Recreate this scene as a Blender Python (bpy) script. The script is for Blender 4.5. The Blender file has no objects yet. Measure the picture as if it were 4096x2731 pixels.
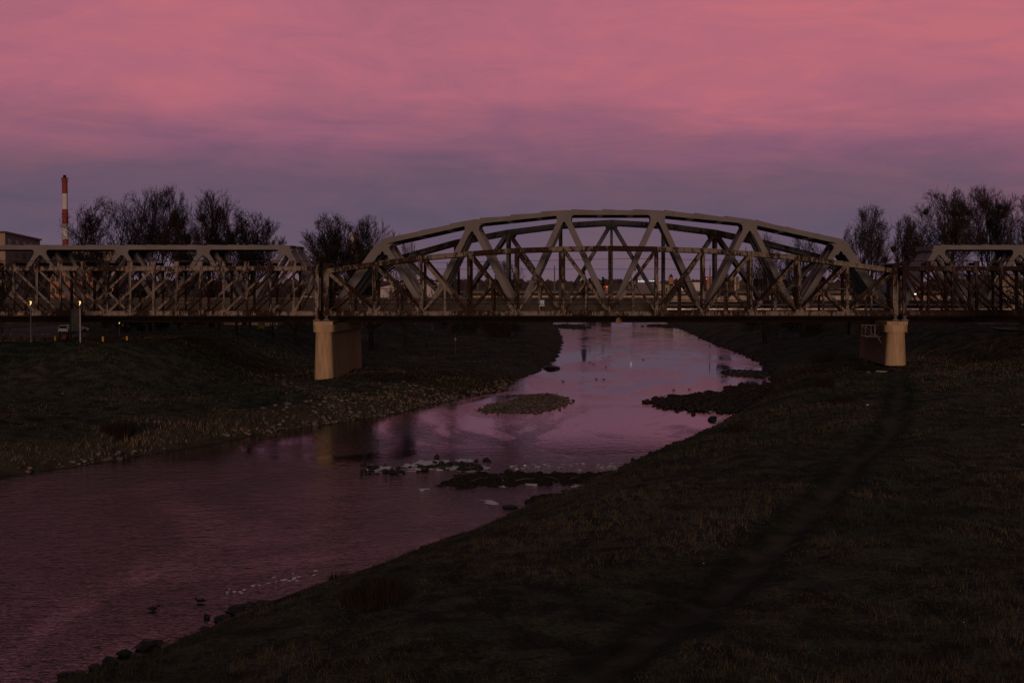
import bpy, math, random
import numpy as np
from mathutils import Vector, Matrix, noise as mn
rnd = random.Random(7)
S = bpy.context.scene
COL = S.collection
R = math.radians

# ------------------------------------------------------------------ camera, sky, sun, exposure
F = 5689.0; H = 18.5; HZ = 1140.0
TH = math.atan((1365.5 - HZ) / F)
cam = bpy.data.cameras.new('camera'); co = bpy.data.objects.new('camera', cam); COL.objects.link(co)
cam.sensor_width = 36; cam.lens = F / 4096 * 36; cam.clip_start = 0.5; cam.clip_end = 20000
co.location = (0, 0, H); co.rotation_euler = (math.pi / 2 - TH, 0, 0)
S.camera = co
S.render.engine = 'CYCLES'
S.view_settings.view_transform = 'Standard'; S.view_settings.look = 'None'
S.view_settings.exposure = 0; S.view_settings.gamma = 1

SUN_EL = 7.0
sd = bpy.data.lights.new('sun', 'SUN'); so = bpy.data.objects.new('sun', sd); COL.objects.link(so)
sd.energy = 0.85; sd.angle = R(14); sd.color = (1.0, 0.60, 0.42)
dv = Vector((-0.03, -math.cos(R(SUN_EL)), math.sin(R(SUN_EL))))      # towards the afterglow behind the camera
so.rotation_euler = dv.to_track_quat('Z', 'Y').to_euler(); so.location = (0, -40, 60)

W = bpy.data.worlds.new('World'); S.world = W; W.use_nodes = True
nt = W.node_tree; nt.nodes.clear()
def N(t, tree=None, **kw):
    n = (tree or nt).nodes.new(t)
    for k, v in kw.items(): setattr(n, k, v)
    return n
def ramp(tree, stops, interp='LINEAR'):
    r = tree.nodes.new('ShaderNodeValToRGB'); r.color_ramp.interpolation = interp
    el = r.color_ramp.elements
    el[0].position, el[1].position = stops[0][0], stops[-1][0]
    el[0].color = (*stops[0][1], 1); el[1].color = (*stops[-1][1], 1)
    for p, c in stops[1:-1]:
        e = el.new(p); e.color = (*c, 1)
    return r
def math_(tree, op, a, b=None, clamp=False):
    m = tree.nodes.new('ShaderNodeMath'); m.operation = op; m.use_clamp = clamp
    for i, v in enumerate((a, b)):
        if v is None: continue
        if isinstance(v, (int, float)): m.inputs[i].default_value = v
        else: tree.links.new(v, m.inputs[i])
    return m.outputs[0]
def mixc(tree, f, a, b, typ='MIX'):
    m = tree.nodes.new('ShaderNodeMixRGB'); m.blend_type = typ
    for i, v in enumerate((f, a, b)):
        if isinstance(v, (int, float)): m.inputs[i].default_value = v
        elif isinstance(v, tuple): m.inputs[i].default_value = (*v, 1)
        else: tree.links.new(v, m.inputs[i])
    return m.outputs[0]
L = nt.links.new
tc = N('ShaderNodeTexCoord'); sep = N('ShaderNodeSeparateXYZ'); L(tc.outputs['Generated'], sep.inputs[0])
X_, Y_, Z_ = sep.outputs
def wnoise(scale, detail, sc, rot=0.0, dist=0.0, rough=0.5):
    mp = N('ShaderNodeMapping'); mp.inputs['Scale'].default_value = sc; mp.inputs['Rotation'].default_value = (0, rot, 0)
    L(tc.outputs['Generated'], mp.inputs[0])
    n = N('ShaderNodeTexNoise'); n.inputs['Scale'].default_value = scale; n.inputs['Detail'].default_value = detail
    n.inputs['Distortion'].default_value = dist; n.inputs['Roughness'].default_value = rough
    L(mp.outputs[0], n.inputs['Vector']); return n.outputs['Fac']
# elevation of the cloud edge wavers with long slanting streaks
n1 = wnoise(2.2, 3, (1, 1, 4.5), R(-9), 0.4)
n2 = wnoise(6.0, 6, (1, 1, 6), R(-22), 1.1, 0.6)
e = math_(nt, 'ADD', Z_, math_(nt, 'MULTIPLY', math_(nt, 'SUBTRACT', n1, 0.5), 0.065))
e = math_(nt, 'ADD', e, math_(nt, 'MULTIPLY', math_(nt, 'SUBTRACT', n2, 0.5), 0.055))
e = math_(nt, 'ADD', e, math_(nt, 'MULTIPLY', X_, 0.022))
PINK = (0.45, 0.135, 0.19); MAUVE = (0.30, 0.118, 0.18); VIO = (0.150, 0.082, 0.140)
base = ramp(nt, [(0.0, (0.145, 0.095, 0.134)), (0.03, (0.128, 0.090, 0.134)), (0.074, (0.160, 0.092, 0.138)),
                 (0.100, (0.25, 0.105, 0.165)), (0.13, (0.42, 0.135, 0.187)), (0.215, (0.47, 0.145, 0.192)),
                 (0.255, (0.25, 0.088, 0.115)), (0.34, (0.105, 0.058, 0.070)), (0.50, (0.058, 0.050, 0.060)), (0.7, (0.050, 0.062, 0.070)), (1.0, (0.045, 0.062, 0.070))])
L(e, base.inputs[0])
n3 = wnoise(4.2, 6, (1, 1, 2.6), R(-24), 0.9, 0.58)
n4 = wnoise(13, 6, (1, 1, 4), R(-16), 1.2, 0.62)
cl = math_(nt, 'ADD', math_(nt, 'MULTIPLY', n3, 0.60), math_(nt, 'MULTIPLY', n4, 0.40))
clr = ramp(nt, [(0.36, (0.80, 0.90, 0.96)), (0.5, (0.98, 0.98, 1.0)), (0.63, (1.13, 1.05, 0.97))])
L(cl, clr.inputs[0])
sky = mixc(nt, 1.0, base.outputs[0], clr.outputs[0], 'MULTIPLY')
# below the horizon
gr = math_(nt, 'MULTIPLY', math_(nt, 'ADD', Z_, 0.02), 50, True)
sky = mixc(nt, gr, (0.01, 0.008, 0.009), sky)
# warmer, brighter afterglow low behind the camera
bk = math_(nt, 'MULTIPLY', math_(nt, 'SUBTRACT', math_(nt, 'MULTIPLY', Y_, -1.0), 0.45), 2.2, True)
lowm = math_(nt, 'SUBTRACT', 1.0, math_(nt, 'MULTIPLY', math_(nt, 'ABSOLUTE', Z_), 3.5), True)
sky = mixc(nt, math_(nt, 'MULTIPLY', math_(nt, 'MULTIPLY', bk, lowm), gr), sky, (0.90, 0.60, 0.40))
# the lit clouds fill only the sky ahead; to the sides and behind the dusk is deeper
side = math_(nt, 'MULTIPLY', math_(nt, 'SUBTRACT', 0.86, Y_), 1.6, True)
side = math_(nt, 'MULTIPLY', side, math_(nt, 'SUBTRACT', 1.0, math_(nt, 'MULTIPLY', math_(nt, 'SUBTRACT', Z_, 0.30), 3.0, True), True))
sky = mixc(nt, math_(nt, 'MULTIPLY', side, 0.95), sky, mixc(nt, 1.0, sky, (0.08, 0.11, 0.12), 'MULTIPLY'))
bg = N('ShaderNodeBackground'); L(sky, bg.inputs[0]); bg.inputs[1].default_value = 1.0
wo = N('ShaderNodeOutputWorld'); L(bg.outputs[0], wo.inputs[0])
W.cycles.sampling_method = 'MANUAL'; W.cycles.sample_map_resolution = 512

# ------------------------------------------------------------------ helpers
CT, ST = math.cos(TH), math.sin(TH)
def ray(px, py):
    u = (px - 2048) / F; v = -(py - 1365.5) / F
    return (u, CT + v * ST, -ST + v * CT)
def P(px, py, Y):
    d = ray(px, py); t = Y / d[1]; return Vector((d[0] * t, Y, H + d[2] * t))
def G(px, py, z=0.0):
    d = ray(px, py); t = (z - H) / d[2]; return Vector((d[0] * t, d[1] * t, z))

class MB:
    def __init__(s): s.v = []; s.f = []
    def add(s, vs, fs):
        o = len(s.v); s.v += [tuple(p) for p in vs]; s.f += [tuple(i + o for i in f) for f in fs]; return s
    def box(s, x0, x1, y0, y1, z0, z1):
        return s.add([(x0,y0,z0),(x1,y0,z0),(x1,y1,z0),(x0,y1,z0),(x0,y0,z1),(x1,y0,z1),(x1,y1,z1),(x0,y1,z1)],
                     [(0,3,2,1),(4,5,6,7),(0,1,5,4),(1,2,6,5),(2,3,7,6),(3,0,4,7)])
    def beam(s, a, b, w, d, up=None):
        """bar from a to b: w across the bar in the x-z plane, d deep in y"""
        a = Vector(a); b = Vector(b); t = (b - a).normalized()
        dy = Vector((0, 1, 0)) if up is None else Vector(up)
        n = t.cross(dy)
        if n.length < 1e-4: dy = Vector((1, 0, 0)); n = t.cross(dy)
        n.normalize(); dy = n.cross(t).normalized()
        n = n * (w / 2); dy = dy * (d / 2)
        vs = [a-n-dy, a+n-dy, a+n+dy, a-n+dy, b-n-dy, b+n-dy, b+n+dy, b-n+dy]
        return s.add(vs, [(0,1,2,3),(7,6,5,4),(0,4,5,1),(1,5,6,2),(2,6,7,3),(3,7,4,0)])
    def tube(s, a, b, r0, r1=None, n=6, cap=True):
        a = Vector(a); b = Vector(b); r1 = r0 if r1 is None else r1
        t = (b - a); 
        if t.length < 1e-6: return s
        t.normalize(); q = Vector((0, 0, 1)) if abs(t.z) < 0.9 else Vector((1, 0, 0))
        u = t.cross(q).normalized(); w = t.cross(u)
        vs = []
        for p, r in ((a, r0), (b, r1)):
            for k in range(n):
                an = 2 * math.pi * k / n; vs.append(p + u * (r * math.cos(an)) + w * (r * math.sin(an)))
        fs = [(k, (k+1) % n, n + (k+1) % n, n + k) for k in range(n)]
        if cap: fs += [tuple(range(n-1, -1, -1)), tuple(range(n, 2*n))]
        return s.add(vs, fs)
    def prism(s, pts, y0, y1, sk=0.0):
        """x-z outline given its thickness in y"""
        n = len(pts)
        vs = [(x, y0, z) for x, z in pts] + [(x + sk, y1, z) for x, z in pts]
        fs = [tuple(range(n)), tuple(range(2*n-1, n-1, -1))] + [(k, n + k, n + (k+1) % n, (k+1) % n) for k in range(n)]
        return s.add(vs, fs)
    def loft(s, rings, closed=True, caps=True):
        n = len(rings[0]); o = len(s.v); vs = [p for r in rings for p in r]; fs = []
        for i in range(len(rings) - 1):
            for k in range(n if closed else n - 1):
                fs.append((i*n+k, i*n+(k+1) % n, (i+1)*n+(k+1) % n, (i+1)*n+k))
        if caps: fs += [tuple(range(n-1, -1, -1)), tuple(range((len(rings)-1)*n, len(rings)*n))]
        return s.add(vs, fs)
    def rock(s, c, r, sc=(1, 1, .7), seed=0, sub=1):
        vs, fs = ico(sub); c = Vector(c); off = Vector((seed * 1.7, seed * .9, seed * 2.3))
        out = []
        for p in vs:
            k = 1 + 0.45 * mn.noise(p * 1.3 + off) + 0.2 * mn.noise(p * 3.1 + off)
            out.append((c.x + p.x*r*k*sc[0], c.y + p.y*r*k*sc[1], c.z + p.z*r*k*sc[2]))
        return s.add(out, fs)
    def build(s, name, mat, parent=None, smooth=False, origin=None, loc=None):
        o = Vector(origin) if origin is not None else (Vector(parent.location) if parent is not None else Vector((0, 0, 0)))
        if parent is not None and parent.parent is not None and origin is None:
            o = Vector(parent.parent.location) + Vector(parent.location)
        me = bpy.data.meshes.new(name)
        vs = np.array(s.v, dtype=np.float64) - np.array(o)
        me.from_pydata(vs.tolist(), [], s.f); me.materials.append(mat)
        if smooth: me.polygons.foreach_set('use_smooth', [True] * len(me.polygons))
        me.update()
        ob = bpy.data.objects.new(name, me); COL.objects.link(ob)
        if parent is not None: ob.parent = parent
        elif origin is not None: ob.location = o
        return ob
_ico = {}
def ico(sub):
    if sub in _ico: return _ico[sub]
    import bmesh
    b = bmesh.new(); bmesh.ops.create_icosphere(b, subdivisions=sub, radius=1)
    b.verts.ensure_lookup_table(); vs = [v.co.copy() for v in b.verts]; fs = [tuple(v.index for v in f.verts) for f in b.faces]
    b.free(); _ico[sub] = (vs, fs); return _ico[sub]
def npmesh(name, V, Fc, k, mat, attr=None):
    """fast mesh from numpy arrays, faces all of k corners"""
    me = bpy.data.meshes.new(name); me.vertices.add(len(V)); me.vertices.foreach_set('co', V.astype(np.float32).ravel())
    nf = len(Fc); me.loops.add(nf * k); me.loops.foreach_set('vertex_index', Fc.astype(np.int32).ravel())
    me.polygons.add(nf); me.polygons.foreach_set('loop_start', np.arange(nf, dtype=np.int32) * k)
    me.update(calc_edges=True); me.materials.append(mat)
    for a, arr in (attr or {}).items():
        at = me.attributes.new(a, 'FLOAT', 'POINT'); at.data.foreach_set('value', arr.astype(np.float32))
    ob = bpy.data.objects.new(name, me); COL.objects.link(ob); return ob
def tag(o, label=None, cat=None, group=None, kind=None):
    if label: o['label'] = label
    if cat: o['category'] = cat
    if group: o['group'] = group
    if kind: o['kind'] = kind
    return o
def thing(name, label, cat, loc, group=None):
    o = bpy.data.objects.new(name, None); o.location = loc; COL.objects.link(o); o.empty_display_size = 0.3
    return tag(o, label, cat, group)
def copy_tree(o, parent=None):
    c = o.copy(); COL.objects.link(c)
    if parent is not None: c.parent = parent
    for ch in list(o.children): copy_tree(ch, c)
    return c

# ------------------------------------------------------------------ materials
def mat(name, col, rough=0.8, metal=0.0, var=0.25, scale=1.5, bump=0.0, col2=None, emit=None, es=1.0, aniso=(1, 1, 1), spec=0.3, detail=4):
    m = bpy.data.materials.new(name); m.use_nodes = True; t = m.node_tree; b = t.nodes['Principled BSDF']
    b.inputs['Roughness'].default_value = rough; b.inputs['Metallic'].default_value = metal
    b.inputs['Specular IOR Level'].default_value = spec
    if emit:
        b.inputs['Emission Color'].default_value = (*emit, 1); b.inputs['Emission Strength'].default_value = es
    g = t.nodes.new('ShaderNodeNewGeometry'); mp = t.nodes.new('ShaderNodeMapping'); mp.inputs['Scale'].default_value = aniso
    t.links.new(g.outputs['Position'], mp.inputs[0])
    n = t.nodes.new('ShaderNodeTexNoise'); n.inputs['Scale'].default_value = scale; n.inputs['Detail'].default_value = detail
    t.links.new(mp.outputs[0], n.inputs['Vector'])
    c2 = col2 or tuple(c * (1 - var) for c in col); c1 = col if col2 else tuple(min(1, c * (1 + var)) for c in col)
    r = ramp(t, [(0.36, c2), (0.64, c1)]); t.links.new(n.outputs['Fac'], r.inputs[0])
    t.links.new(r.outputs[0], b.inputs['Base Color'])
    if bump:
        bp = t.nodes.new('ShaderNodeBump'); bp.inputs['Strength'].default_value = bump; bp.inputs['Distance'].default_value = 0.1
        t.links.new(n.outputs['Fac'], bp.inputs['Height']); t.links.new(bp.outputs[0], b.inputs['Normal'])
    return m
def rusty(name, paint, rust, bias, scale=1.0):
    m = bpy.data.materials.new(name); m.use_nodes = True; t = m.node_tree; b = t.nodes['Principled BSDF']
    b.inputs['Roughness'].default_value = 0.85; b.inputs['Specular IOR Level'].default_value = 0.2
    g = t.nodes.new('ShaderNodeNewGeometry')
    def nz(sc, s, d, rg=0.6):
        mp = t.nodes.new('ShaderNodeMapping'); mp.inputs['Scale'].default_value = sc; t.links.new(g.outputs['Position'], mp.inputs[0])
        n = t.nodes.new('ShaderNodeTexNoise'); n.inputs['Scale'].default_value = s; n.inputs['Detail'].default_value = d
        n.inputs['Roughness'].default_value = rg
        t.links.new(mp.outputs[0], n.inputs['Vector']); return n.outputs['Fac']
    a = nz((1, 1, .35), 0.9 * scale, 5, .65); c = nz((1, 1, 1), 0.13, 2); d = nz((3, 3, .6), 2.2, 4)
    s = math_(t, 'ADD', math_(t, 'MULTIPLY', a, 0.9), math_(t, 'MULTIPLY', c, 0.7 + .2))
    s = math_(t, 'ADD', s, math_(t, 'MULTIPLY', d, 0.55))
    s = math_(t, 'SUBTRACT', s, 1.17 - bias)
    r = ramp(t, [(0.44, (0, 0, 0)), (0.54, (1, 1, 1))])
    s2 = math_(t, 'ADD', s, 0.5); t.links.new(s2, r.inputs[0])
    pcol = ramp(t, [(0.3, tuple(x * .72 for x in paint)), (0.7, paint)]); t.links.new(a, pcol.inputs[0])
    rcol = ramp(t, [(0.35, rust), (0.65, (rust[0] * 1.7, rust[1] * 1.5, rust[2] * 1.45))]); t.links.new(d, rcol.inputs[0])
    t.links.new(mixc(t, r.outputs[0], rcol.outputs[0], pcol.outputs[0]), b.inputs['Base Color'])
    return m
M = {}
M['old_left'] = rusty('old_paint_light', (0.31, 0.255, 0.23), (0.024, 0.014, 0.012), -0.07, 2.0)
M['old_main'] = rusty('old_paint_main', (0.27, 0.23, 0.20), (0.026, 0.015, 0.012), -0.03, 1.6)
M['old_right'] = rusty('old_paint_right', (0.13, 0.10, 0.10), (0.024, 0.012, 0.010), -0.10, 1.5)
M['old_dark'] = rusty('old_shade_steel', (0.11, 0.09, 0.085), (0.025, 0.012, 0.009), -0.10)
M['grey_paint'] = mat('grey_bridge_paint', (0.185, 0.172, 0.185), 0.6, var=.10, scale=.4, aniso=(1, 1, .5))
M['grey_seam'] = mat('grey_bridge_seam', (0.15, 0.12, 0.12), 0.7)
M['third'] = rusty('third_bridge_paint', (0.13, 0.14, 0.15), (0.035, 0.02, 0.016), 0.06)
M['girder'] = mat('dark_deck_girder', (0.040, 0.022, 0.016), 0.9, scale=.3)
M['girder_black'] = mat('black_deck_steel', (0.018, 0.014, 0.012), 0.9)
M['screen'] = mat('ribbed_screen', (0.10, 0.085, 0.085), 0.7, scale=1.2, aniso=(.15, 1, 9), var=.3)
M['rail'] = mat('steel_rail', (0.55, 0.50, 0.46), 0.35, metal=.6)
M['concrete'] = mat('tan_painted_concrete', (0.47, 0.335, 0.215), 0.85, var=.16, scale=.9, bump=.25, aniso=(2.2, 2.2, .35), detail=6)
M['pale_concrete'] = mat('pale_concrete', (0.45, 0.38, 0.32), 0.9, var=.3, scale=.25, aniso=(1, 1, 2))
M['bearing'] = mat('cast_bearing', (0.14, 0.11, 0.11), 0.7)
M['black'] = mat('black_wire', (0.012, 0.010, 0.010), 0.8)
M['bark'] = mat('bark', (0.022, 0.016, 0.014), 0.95, scale=4)
M['bark_warm'] = mat('bark_warm', (0.050, 0.033, 0.030), 0.95, scale=4)
M['ivy'] = mat('ivy_leaves', (0.016, 0.015, 0.010), 0.9, scale=3)
M['mistle'] = mat('mistletoe_leaves', (0.020, 0.014, 0.010), 0.9, scale=3)
M['conifer'] = mat('conifer_needles', (0.010, 0.014, 0.010), 0.95, scale=1)
M['farwood'] = mat('far_wood_twigs', (0.060, 0.042, 0.046), 1, scale=.02, var=.5)
M['rock_dark'] = mat('wet_dark_rock', (0.022, 0.017, 0.015), 0.55, scale=3, bump=.5)
M['rock_pale'] = mat('pale_river_stone', (0.145, 0.115, 0.102), 0.85, scale=1.2, var=.6)
M['rock_mid'] = mat('grey_gravel', (0.080, 0.064, 0.058), 0.85, scale=1.5, var=.5)
M['rock_island'] = mat('island_gravel', (0.125, 0.100, 0.090), 0.85, scale=1.5, var=.5)
M['weed'] = mat('dark_water_weed', (0.020, 0.013, 0.008), 0.8, scale=3, var=.6)
M['ice'] = mat('thin_ice', (0.85, 0.97, 1.0), 0.42, metal=.75, scale=5, var=.12)
M['asphalt'] = mat('asphalt', (0.075, 0.070, 0.080), 0.85)
M['paving'] = mat('pale_paving', (0.16, 0.145, 0.14), 0.9)
M['white_paint'] = mat('white_paint', (0.75, 0.75, 0.78), 0.5, var=.05)
M['metal'] = mat('galvanised_steel', (0.20, 0.19, 0.20), 0.5, metal=.4, scale=6)
M['yellow'] = mat('yellow_paint', (0.65, 0.36, 0.07), 0.6, var=.08)
M['wood_dark'] = mat('dark_wood', (0.035, 0.024, 0.020), 0.8)
M['glass'] = mat('dark_glass', (0.012, 0.012, 0.016), 0.35, spec=.3)
M['rubber'] = mat('rubber', (0.012, 0.012, 0.012), 0.9)
M['warm'] = mat('sodium_lamp', (0.8, 0.6, 0.3), 0.5, emit=(1.0, 0.62, 0.22), es=1.4)
M['cool'] = mat('white_lamp', (0.8, 0.8, 0.8), 0.5, emit=(1.0, 0.97, 0.85), es=1.8)
M['cool_dim'] = mat('dim_white_lamp', (0.8, 0.8, 0.8), 0.5, emit=(0.85, 0.9, 1.0), es=.55)
M['red'] = mat('red_lamp', (0.6, 0.1, 0.05), 0.5, emit=(1.0, 0.16, 0.09), es=1.6)
M['orange_lit'] = mat('lit_orange_front', (0.5, 0.2, 0.12), 0.5, emit=(0.85, 0.32, 0.2), es=.32)
M['cyan'] = mat('lit_cyan_panel', (0.3, 0.6, 0.7), 0.5, emit=(0.30, 0.75, 0.85), es=.8)
M['red_band'] = mat('red_chimney_band', (0.30, 0.065, 0.062), 0.85, var=.08, scale=.3)
M['white_band'] = mat('white_chimney_band', (0.70, 0.66, 0.68), 0.85, var=.06, scale=.3)
M['beige'] = mat('beige_render', (0.36, 0.27, 0.22), 0.9, var=.08, scale=.2)
M['orange_wall'] = mat('orange_render', (0.42, 0.20, 0.13), 0.9, var=.12, scale=.2)
M['pink_wall'] = mat('pale_render', (0.52, 0.42, 0.38), 0.9, var=.1, scale=.2)
M['roof'] = mat('dark_blue_roof', (0.022, 0.026, 0.036), 0.5)
M['violet_wall'] = mat('violet_grey_cladding', (0.17, 0.14, 0.19), 0.8, var=.08, scale=.05)
M['lime_wall'] = mat('lime_cladding', (0.34, 0.32, 0.16), 0.8, var=.08, scale=.05)
M['white_dome'] = mat('white_membrane', (0.66, 0.58, 0.64), 0.6, var=.08, scale=.1)
M['blue_sign'] = mat('blue_sign_paint', (0.07, 0.26, 0.50), 0.5, var=.05)
M['sign_black'] = mat('black_sign_symbol', (0.01, 0.01, 0.012), 0.6)
M['skin'] = mat('skin', (0.35, 0.2, 0.15), 0.6)

def ground_mat():
    m = bpy.data.materials.new('ground_soil_and_grass'); m.use_nodes = True; t = m.node_tree; b = t.nodes['Principled BSDF']
    b.inputs['Roughness'].default_value = 0.95; b.inputs['Specular IOR Level'].default_value = 0.1
    g = t.nodes.new('ShaderNodeNewGeometry')
    def nz(s, d, sc=(1, 1, 1)):
        mp = t.nodes.new('ShaderNodeMapping'); mp.inputs['Scale'].default_value = sc; t.links.new(g.outputs['Position'], mp.inputs[0])
        n = t.nodes.new('ShaderNodeTexNoise'); n.inputs['Scale'].default_value = s; n.inputs['Detail'].default_value = d
        t.links.new(mp.outputs[0], n.inputs['Vector']); return n.outputs['Fac']
    big = nz(0.06, 4); mid = nz(0.5, 6); fine = nz(4.0, 5)
    c1 = ramp(t, [(0.40, (0.034, 0.038, 0.027)), (0.60, (0.060, 0.052, 0.039))]); t.links.new(big, c1.inputs[0])
    c2 = ramp(t, [(0.42, (0.55, 0.55, 0.55)), (0.62, (1.5, 1.45, 1.4))]); t.links.new(mid, c2.inputs[0])
    c3 = ramp(t, [(0.3, (0.5, 0.5, 0.5)), (0.7, (1.6, 1.6, 1.6))]); t.links.new(fine, c3.inputs[0])
    col = mixc(t, 1, mixc(t, 1, c1.outputs[0], c2.outputs[0], 'MULTIPLY'), c3.outputs[0], 'MULTIPLY')
    at = t.nodes.new('ShaderNodeAttribute'); at.attribute_name = 'dry'
    dr = ramp(t, [(0.3, (0.06, 0.042, 0.032)), (0.7, (0.12, 0.085, 0.058))]); t.links.new(mid, dr.inputs[0])
    col = mixc(t, at.outputs['Fac'], col, dr.outputs[0])
    af = t.nodes.new('ShaderNodeAttribute'); af.attribute_name = 'flank'
    col = mixc(t, math_(t, 'MULTIPLY', af.outputs['Fac'], .8), col, (0.014, 0.020, 0.013))
    ap = t.nodes.new('ShaderNodeAttribute'); ap.attribute_name = 'path'
    pc = ramp(t, [(0.3, (0.044, 0.035, 0.027)), (0.7, (0.088, 0.069, 0.052))]); t.links.new(mid, pc.inputs[0])
    col = mixc(t, ap.outputs['Fac'], col, pc.outputs[0])
    t.links.new(col, b.inputs['Base Color'])
    bp = t.nodes.new('ShaderNodeBump'); bp.inputs['Strength'].default_value = 0.8; bp.inputs['Distance'].default_value = 0.25
    t.links.new(math_(t, 'ADD', mid, math_(t, 'MULTIPLY', fine, .5)), bp.inputs['Height']); t.links.new(bp.outputs[0], b.inputs['Normal'])
    return m
M['ground'] = ground_mat()
def grass_mat(name, a, b_, c):
    m = bpy.data.materials.new(name); m.use_nodes = True; t = m.node_tree; b = t.nodes['Principled BSDF']
    b.inputs['Roughness'].default_value = 0.9; b.inputs['Specular IOR Level'].default_value = 0.1
    g = t.nodes.new('ShaderNodeNewGeometry')
    n = t.nodes.new('ShaderNodeTexNoise'); n.inputs['Scale'].default_value = 0.07; n.inputs['Detail'].default_value = 6; n.inputs['Roughness'].default_value = .65
    t.links.new(g.outputs['Position'], n.inputs['Vector'])
    r = ramp(t, [(0.42, a), (0.5, b_), (0.60, c)]); t.links.new(n.outputs['Fac'], r.inputs[0])
    at = t.nodes.new('ShaderNodeAttribute'); at.attribute_name = 'tone'
    r2 = ramp(t, [(0, (0.35, 0.35, 0.35)), (1, (2.1, 2.0, 1.9))]); t.links.new(at.outputs['Fac'], r2.inputs[0])
    t.links.new(mixc(t, 1, r.outputs[0], r2.outputs[0], 'MULTIPLY'), b.inputs['Base Color'])
    return m
M['grass'] = grass_mat('rough_grass', (0.054, 0.058, 0.040), (0.080, 0.073, 0.052), (0.112, 0.086, 0.066))
M['dry_grass'] = grass_mat('dry_bank_grass', (0.17, 0.128, 0.09), (0.22, 0.165, 0.115), (0.30, 0.22, 0.15))

def water_mat():
    m = bpy.data.materials.new('river_water'); m.use_nodes = True; t = m.node_tree; b = t.nodes['Principled BSDF']
    b.inputs['Base Color'].default_value = (0.012, 0.009, 0.009, 1); b.inputs['IOR'].default_value = 1.333
    b.inputs['Specular IOR Level'].default_value = 0.5
    g = t.nodes.new('ShaderNodeNewGeometry')
    def nz(s, d, sc=(1, 1, 1), rot=0, dist=0, rg=.5):
        mp = t.nodes.new('ShaderNodeMapping'); mp.inputs['Scale'].default_value = sc; mp.inputs['Rotation'].default_value = (0, 0, rot)
        t.links.new(g.outputs['Position'], mp.inputs[0])
        n = t.nodes.new('ShaderNodeTexNoise'); n.inputs['Scale'].default_value = s; n.inputs['Detail'].default_value = d
        n.inputs['Distortion'].default_value = dist; n.inputs['Roughness'].default_value = rg
        t.links.new(mp.outputs[0], n.inputs['Vector']); return n.outputs['Fac']
    # calm sheets and rippled stretches
    patch = nz(0.055, 4, (1, .45, 1), R(-20), 1.4, .55)
    pr = ramp(t, [(0.45, (0, 0, 0)), (0.54, (1, 1, 1))]); t.links.new(patch, pr.inputs[0])
    sp = t.nodes.new('ShaderNodeSeparateXYZ'); t.links.new(g.outputs['Position'], sp.inputs[0])
    # the fast water below the rapids (towards the camera) is rippled, the pool under the bridges calm
    near = math_(t, 'MULTIPLY', math_(t, 'SUBTRACT', 152, sp.outputs[1]), 0.06, True)
    pool = math_(t, 'MULTIPLY', math_(t, 'MULTIPLY', math_(t, 'SUBTRACT', sp.outputs[1], 215), 0.04, True),
                 math_(t, 'MULTIPLY', math_(t, 'SUBTRACT', 470, sp.outputs[1]), 0.01, True))
    calm = math_(t, 'MULTIPLY', pool, math_(t, 'SUBTRACT', 1, math_(t, 'MULTIPLY', pr.outputs[0], 0.9)))
    pr2 = ramp(t, [(0.36, (0, 0, 0)), (0.50, (1, 1, 1))]); t.links.new(patch, pr2.inputs[0])
    # slack water along the right bank in the foreground
    slack = math_(t, 'MULTIPLY', math_(t, 'SUBTRACT', math_(t, 'SUBTRACT', sp.outputs[0], math_(t, 'MULTIPLY', sp.outputs[1], 0.42)), -58.0), 0.07, True)
    slack = math_(t, 'MULTIPLY', slack, math_(t, 'SUBTRACT', 1, math_(t, 'MULTIPLY', pr2.outputs[0], 0.5)))
    near = math_(t, 'MULTIPLY', near, math_(t, 'SUBTRACT', 1, math_(t, 'MULTIPLY', slack, 0.75)))
    amt = math_(t, 'ADD', 0.09, math_(t, 'MULTIPLY', pr.outputs[0], 0.24))
    amt = math_(t, 'ADD', amt, math_(t, 'MULTIPLY', near, math_(t, 'ADD', 0.55, math_(t, 'MULTIPLY', pr2.outputs[0], 0.45))))
    amt = math_(t, 'MULTIPLY', amt, math_(t, 'SUBTRACT', 1, math_(t, 'MULTIPLY', calm, 0.92)))
    fine = nz(1.9, 3, (1, 1.5, 1), R(15), .3); w2 = nz(.55, 2, (1, 1.4, 1), R(-25), .5)
    hgt = math_(t, 'ADD', math_(t, 'MULTIPLY', fine, 0.20), math_(t, 'MULTIPLY', w2, 0.35))
    bp = t.nodes.new('ShaderNodeBump'); bp.inputs['Distance'].default_value = 0.45
    t.links.new(amt, bp.inputs['Strength']); t.links.new(hgt, bp.inputs['Height']); t.links.new(bp.outputs[0], b.inputs['Normal'])
    t.links.new(math_(t, 'ADD', math_(t, 'MULTIPLY', amt, 0.10), 0.03), b.inputs['Roughness'])
    return m
M['water'] = water_mat()

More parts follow.
